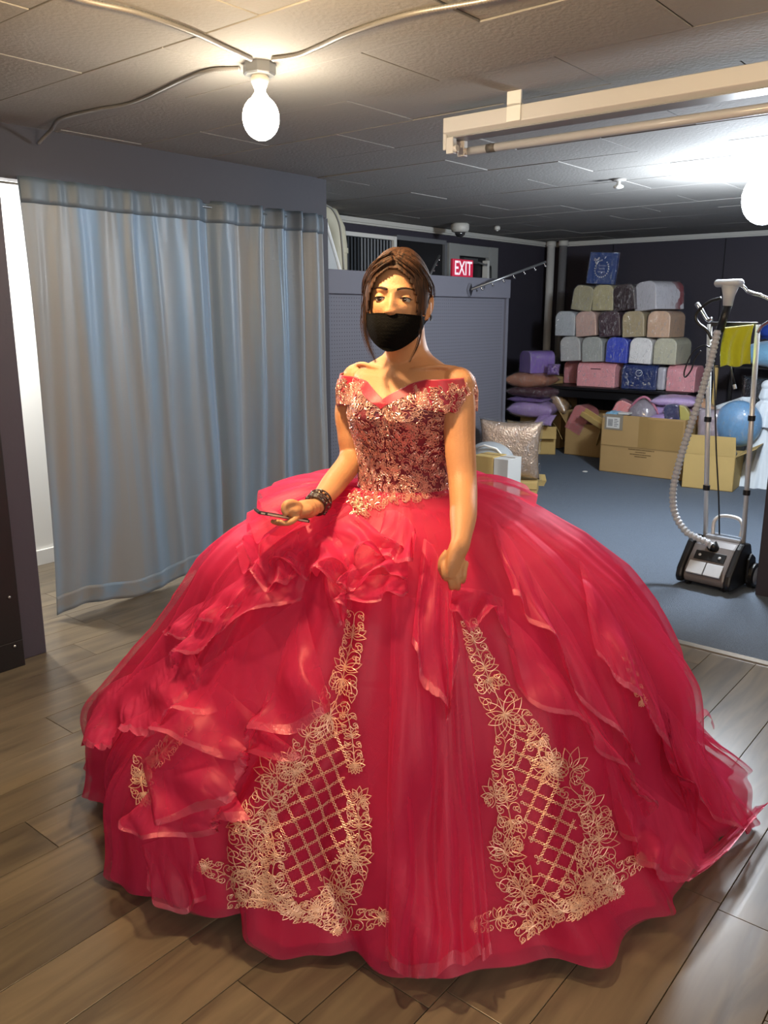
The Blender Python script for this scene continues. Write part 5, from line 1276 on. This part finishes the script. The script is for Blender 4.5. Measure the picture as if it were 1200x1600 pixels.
# off-shoulder band round both arms
def band(a, b, off=0):
    th = (a-.5)*2*PI; st_, ct_ = math.sin(th), math.cos(th)
    e = 2.3; aa, bb_ = .196+off, (.120 if ct_ > 0 else .112)+off
    r = 1/((abs(st_)/aa)**e+(abs(ct_)/bb_)**e)**(1/e)
    side_ = abs(st_)**3
    zt_ = 1.268+.050*min(1, abs(th)/.9)**.8+.006*side_ if ct_ > 0 else 1.325
    zt_ = min(zt_, 1.327)
    zb_ = 1.255-.018*side_+.002*math.sin(th*40)*side_
    if ct_ > 0 and abs(th) < .75: zb_ = zt_-.024
    z = zb_+(zt_-zb_)*b
    k = 1-.07*max(0, b-.55)/.45*side_
    l, f = r*st_*k, r*ct_+.004
    wq = max(0, min(1, (abs(th)-.62)/.5)); wq = wq*wq*(3-2*wq)
    if ct_ > 0 and wq < 1:
        q_ = torso(th, z, .010)-bp(0, 0, z); l, f = l*wq+q_.dot(LX)*(1-wq), f*wq+(q_.dot(FX)-.0)*(1-wq)
        return bp(l, f-.010*side_, z)
    f += .018*math.exp(-((abs(l)-.062)/.04)**2)*(1 if ct_ > 0 else 0)*max(0, 1-(b*.8))
    return bp(l, f-.010*side_, z)
sl_ = kid(MB().grid(band, 200, 20), 'off_shoulder_sleeve', mat('red_net_sleeve', (.40, .008, .035), .5, sheen=.3), smooth=True, solid=.002)
# --- gold embroidery helpers
m_gold = mat('champagne_gold_thread', 'f2c3a8', .4, metal=.3, spec=.8)
def leaf(mb, T, c, ang, L, r, curl=0):
    """pointed leaf outline"""
    pts = []
    for i in range(9):
        t_ = i/8; w__ = math.sin(PI*t_**.8)*L*.24; a = ang+curl*t_
        pts.append((c[0]+L*t_*math.cos(a)-w__*math.sin(a), c[1]+L*t_*math.sin(a)+w__*math.cos(a)))
    for i in range(7, -1, -1):
        t_ = i/8; w__ = math.sin(PI*t_**.8)*L*.24; a = ang+curl*t_
        pts.append((c[0]+L*t_*math.cos(a)+w__*math.sin(a), c[1]+L*t_*math.sin(a)-w__*math.cos(a)))
    mb.tube([T(*p) for p in pts], r, 4, caps=False)
def spiral(mb, T, c, ang, R0, turns, r, sgn=1, n=16):
    pts = []
    for i in range(n+1):
        t_ = i/n; q = ang+sgn*turns*2*PI*t_; rr = R0*(1-.82*t_); 
        pts.append((c[0]+rr*math.cos(q), c[1]+rr*math.sin(q)))
    mb.tube([T(*p) for p in pts], r, 4, caps=False); return pts
# bodice embroidery: dense scrolls over the whole cloth
random.seed(9); eb = MB(); m_rose = mat('rose_gold_thread', 'dda596', .3, metal=.55, spec=.9)
def TB(x, y, off=.0085):
    th = x/.14; z = y; fz = (z-zbot(th))/(ztop(th)-zbot(th)); return torso(th, min(ztop(th)-.001, max(zbot(th)-.012, z)), off)
for k in range(2500):
    th = random.uniform(-2.0, 2.0); f = random.random(); z = zbot(th)+(ztop(th)-zbot(th))*f
    if abs(th) > 1.2 and random.random() < .3: continue
    c = (th*.14, z); q = random.random(); flow = 2.2+math.sin(th*3+z*30)*.9
    if q < .55: leaf(eb, TB, c, flow+random.uniform(-.7, .7), random.uniform(.010, .018), .0010, random.uniform(-.8, .8))
    elif q < .8: spiral(eb, TB, c, random.random()*6, random.uniform(.005, .011), random.uniform(.8, 1.4), .0010, random.choice((-1, 1)), 10)
    else: eb.ellipsoid(TB(*c), (.0019,)*3, 6, 4)
for th0 in (-.62, .62):
    for zc_ in (1.10, 1.17, 1.05):
        for rr in (.022, .016): spiral(eb, TB, (th0*.14*.9, zc_), .5, rr, 1.1, .0012, 1 if th0 > 0 else -1)
for th_ in np.linspace(-1.9, 1.9, 90):
    c = (th_*.14, zbot(th_)+.002); leaf(eb, TB, c, -PI/2+random.uniform(-.6, .6), .014, .0011)
    c = (th_*.14, ztop(th_)-.012); leaf(eb, TB, c, PI/2+random.uniform(-.7, .7), .011, .0010)
# drop at the point of the bodice
for k in range(26):
    a = random.random()*6.28; rr = random.random()**.5*.024; c = (rr*math.cos(a), .962+rr*math.sin(a)*.9)
    eb.ellipsoid(bp(c[0], .101+.004*random.random(), c[1]), (.0032,)*3, 6, 4)
for k in range(5): eb.ellipsoid(bp(.002*(k % 2), .112+.003*k, .938-.008*k), (.003,)*3, 6, 4)
tag(kid(eb, 'gold_embroidery', m_rose, bd, smooth=False), kind='stuff')
es = MB()
for k in range(1900):
    a = random.random() if k < 1300 else random.uniform(.36, .64); th = (a-.5)*2*PI
    if abs(th) > 2.7: continue
    if abs(th) < .7: b0 = .0; random_cut = .72
    else: random_cut = 1
    top_ = .62+.34*math.sin(th*17)**2*(.6+.4*math.sin(th*5)); b = random.uniform(0, top_ if random_cut == 1 else .93)
    T_ = lambda x, y: band(x, min(1, max(0, y)), .0035)
    S = 1/1.25; c = (a, b)
    T2 = lambda x, y: band(a+(x-a)*S, min(1, max(-.03, b+(y-b)*13)), .003)
    if random.random() < .7: leaf(es, T2, (a, b), 1.6+random.uniform(-1, 1), random.uniform(.010, .016), .0010, random.uniform(-.8, .8))
    else: spiral(es, T2, (a, b), random.random()*6, random.uniform(.004, .008), 1.1, .0010, 1, 9)
tag(kid(es, 'gold_embroidery', m_rose, sl_, smooth=False), kind='stuff')
# --- skirt embroidery panels, laid on the outer net
def TS(x, y): return onskirt(x, y, .004)[0]
def inside(p, poly):
    x, y = p; c = False; j = len(poly)-1
    for i in range(len(poly)):
        xi, yi = poly[i]; xj, yj = poly[j]
        if (yi > y) != (yj > y) and x < (xj-xi)*(y-yi)/(yj-yi)+xi: c = not c
        j = i
    return c
RE = .00112
def chain(mb, a, b):
    L = math.hypot(b[0]-a[0], b[1]-a[1]); n = max(2, int(L/2.2)); dx, dy = (b[0]-a[0])/L, (b[1]-a[1])/L
    for s in (1, -1):
        mb.tube([TS(a[0]+(b[0]-a[0])*i/n-s*dy*2.1*math.sin(i*1.35), a[1]+(b[1]-a[1])*i/n+s*dx*2.1*math.sin(i*1.35)) for i in range(n+1)], RE, 4, caps=False)
def lattice(mb, poly, a1, a2, sp1, sp2, c0):
    for ang, sp in ((a1, sp1), (a2, sp2)):
        d = (math.cos(ang), math.sin(ang)); n = (-d[1], d[0])
        for k in range(-14, 15):
            run = None; o = (c0[0]+n[0]*sp*k, c0[1]+n[1]*sp*k)
            for s in range(-200, 201, 3):
                p = (o[0]+d[0]*s, o[1]+d[1]*s); i_ = inside(p, poly)
                if i_ and run is None: run = p
                if not i_ and run is not None:
                    if math.hypot(p[0]-run[0], p[1]-run[1]) > 8: chain(mb, run, p)
                    run = None
def cluster(mb, c, S, ang, seed):
    """a flower-like scroll: two spirals and a fan of leaves"""
    random.seed(seed)
    for s in (-1, 1):
        o = (c[0]+S*.35*math.cos(ang+s*PI/2), c[1]+S*.35*math.sin(ang+s*PI/2))
        spiral(mb, TS, o, ang+PI, S*.36, 1.25, RE, s); spiral(mb, TS, o, ang+PI+.3, S*.25, 1.0, RE, s, 10)
    for k in range(5):
        a = ang+(k-2)*.5; leaf(mb, TS, (c[0]+S*.15*math.cos(a), c[1]+S*.15*math.sin(a)), a, S*(.75-.1*abs(k-2)), RE, .3*(k-2)*.3)
    for k in range(6): 
        a = random.random()*6.28; spiral(mb, TS, (c[0]+S*.45*math.cos(a), c[1]+S*.45*math.sin(a)), a, S*.10, 1, RE, 1, 8)
def vine(mb, path, S0, S1, seed, step=.9, both=True):
    step *= 1.12
    random.seed(seed); sp = smooth_poly(path); L = sum(math.hypot(sp[i+1][0]-sp[i][0], sp[i+1][1]-sp[i][1]) for i in range(len(sp)-1)); s = 0; k = 0
    mb.tube([TS(*p) for p in sp], RE*1.2, 4, caps=False)
    while s < L:
        f = s/L; S = S0+(S1-S0)*f; x, y = poly_at(sp, f); x2, y2 = poly_at(sp, min(1, f+.02)); a = math.atan2(y2-y, x2-x) if f < .98 else a
        for sd in ((-1, 1) if both else ((1,) if k % 2 else (-1,))):
            b = a+sd*PI/2; o = (x+S*.5*math.cos(b), y+S*.5*math.sin(b))
            if k % 3 == 2: 
                for q in (-.6, 0, .6): leaf(mb, TS, (x, y), b+q, S*random.uniform(.8, 1.1), RE, sd*.4)
            else: spiral(mb, TS, o, b+PI, S*.45, 1.2, RE, sd*(1 if k % 2 else -1)); leaf(mb, TS, o, b+.5, S*.55, RE, .5)
        s += S*step; k += 1
    for q in (-.7, -.35, 0, .35, .7): leaf(mb, TS, (x, y), a+q, S1*1.0, RE)
def embroider(name, poly, lat, vines, clusters):
    mb = MB(); lattice(mb, poly, *lat)
    for v in vines: vine(mb, *v)
    for c in clusters: cluster(mb, *c)
    tag(kid(mb, name, m_gold, gown, smooth=False), kind='stuff')
embroider('gold_embroidery_panel', [(497, 1135), (530, 1125), (548, 1160), (540, 1215), (556, 1260), (560, 1310), (545, 1345), (500, 1375), (470, 1402), (440, 1395), (412, 1365), (420, 1330), (412, 1290), (432, 1245), (470, 1205), (485, 1170)],
  (R(-27), R(66), 22, 23, (480, 1270)),
  [([(556, 962), (552, 1000), (542, 1040), (535, 1075)], 17, 26, 1, .75), ([(535, 1075), (522, 1100), (512, 1125)], 30, 36, 2, .7),
   ([(510, 1130), (480, 1150), (474, 1180), (462, 1205)], 18, 26, 3, .8), ([(545, 1120), (552, 1160), (556, 1200)], 14, 16, 4, .9),
   ([(450, 1225), (420, 1250), (392, 1285), (385, 1330), (392, 1370), (408, 1392)], 24, 38, 5, .62),
   ([(560, 1260), (562, 1310), (556, 1350), (535, 1395), (510, 1415)], 20, 34, 6, .62),
   ([(405, 1392), (375, 1378), (345, 1362), (318, 1352)], 26, 15, 7, .75), ([(360, 1408), (400, 1405), (440, 1412), (460, 1425)], 13, 16, 8, .8),
   ([(500, 1420), (540, 1432), (575, 1436), (603, 1430)], 28, 16, 9, .75), ([(470, 1420), (500, 1435), (530, 1455)], 15, 12, 10, .8), ([(440, 1400), (455, 1425), (475, 1425), (500, 1415)], 16, 18, 20, .7),
   ([(415, 1270), (430, 1320), (428, 1370), (440, 1398)], 14, 20, 30, .8)],
  [((432, 1215), 46, R(-125), 1), ((455, 1195), 36, R(-60), 2), ((385, 1285), 40, R(-160), 3), ((400, 1330), 46, R(-100), 4), ((395, 1375), 44, R(-70), 5), ((545, 1345), 42, R(-30), 6), ((525, 1400), 46, R(-90), 7), ((560, 1250), 28, R(-50), 8), ((420, 1395), 38, R(200), 9)])
embroider('gold_embroidery_panel', [(795, 1150), (818, 1140), (845, 1165), (865, 1215), (885, 1245), (900, 1300), (905, 1350), (900, 1385), (868, 1405), (845, 1395), (838, 1345), (822, 1300), (812, 1250), (803, 1200)],
  (R(26), R(-66), 22, 23, (850, 1270)),
  [([(733, 974), (742, 1005), (756, 1040), (768, 1070)], 15, 24, 11, .75), ([(768, 1070), (780, 1095), (792, 1125)], 30, 38, 12, .7),
   ([(815, 1120), (835, 1145), (850, 1160)], 18, 14, 13, .8), ([(840, 1165), (850, 1195), (875, 1215)], 22, 28, 14, .8),
   ([(890, 1230), (925, 1265), (935, 1310), (930, 1360), (915, 1395)], 26, 36, 15, .62),
   ([(790, 1160), (785, 1200), (792, 1250), (800, 1290)], 20, 22, 16, .75), ([(800, 1290), (790, 1330), (800, 1370), (822, 1400), (835, 1420)], 30, 34, 17, .65),
   ([(925, 1392), (950, 1370), (975, 1358), (996, 1345)], 24, 15, 18, .75), ([(900, 1425), (930, 1408), (965, 1392)], 14, 12, 19, .8),
   ([(820, 1428), (790, 1432), (762, 1440), (737, 1448)], 26, 15, 21, .75), ([(812, 1462), (835, 1445), (870, 1425), (892, 1420)], 14, 20, 22, .7), ([(860, 1405), (885, 1425), (905, 1410)], 16, 18, 23, .7)],
  [((888, 1205), 46, R(-70), 11), ((862, 1190), 32, R(-140), 12), ((925, 1290), 42, R(-40), 13), ((920, 1345), 46, R(-70), 14), ((900, 1390), 44, R(-80), 15), ((775, 1245), 36, R(-110), 16), ((795, 1330), 44, R(-120), 17), ((815, 1390), 46, R(-70), 18), ((945, 1385), 30, R(-20), 19)])
# lace point of the bodice falling over the top of the skirt
vp_ = MB(); random.seed(77); VPOLY = [(548, 760), (600, 772), (680, 768), (660, 778), (610, 785), (585, 795), (572, 806), (556, 800), (548, 785)]
k = 0
while k < 110:
    q = (random.uniform(545, 690), random.uniform(758, 808))
    if not inside(q, VPOLY): continue
    k += 1; leaf(vp_, TS, q, random.uniform(.8, 2.4), random.uniform(7, 11), .0010, random.uniform(-.6, .6))
tag(kid(vp_, 'waist_lace', m_rose, gown), kind='stuff')
vq_ = MB()
for k in range(34):
    a = random.random()*6.28; rr = random.random()**.5*13; vq_.ellipsoid(onskirt(563+rr*math.cos(a), 790+rr*.9*math.sin(a), .006)[0], (.0034,)*3, 6, 4)
for k in range(6): vq_.ellipsoid(onskirt(558+k % 2*3, 803+k*3, .006)[0], (.003,)*3, 6, 4)
tag(kid(vq_, 'crystal_brooch', mat('pale_crystals', 'f0dcb8', .12, metal=.6), gown, smooth=True), kind='stuff')
# partial side panels, seen through the net
embroider('gold_embroidery_side', [(0, 0), (1, 0), (0, 1)], (0, 1, 30, 30, (0, 0)), [([(225, 1190), (222, 1215), (226, 1240)], 20, 22, 31, .7), ([(300, 1120), (270, 1160), (240, 1190)], 14, 18, 32, .8)], [((222, 1215), 26, R(-90), 31)])
embroider('gold_embroidery_side', [(0, 0), (1, 0), (0, 1)], (0, 1, 30, 30, (0, 0)), [([(975, 1020), (990, 1060), (1002, 1100)], 8, 10, 33, 1.0, False)], [])
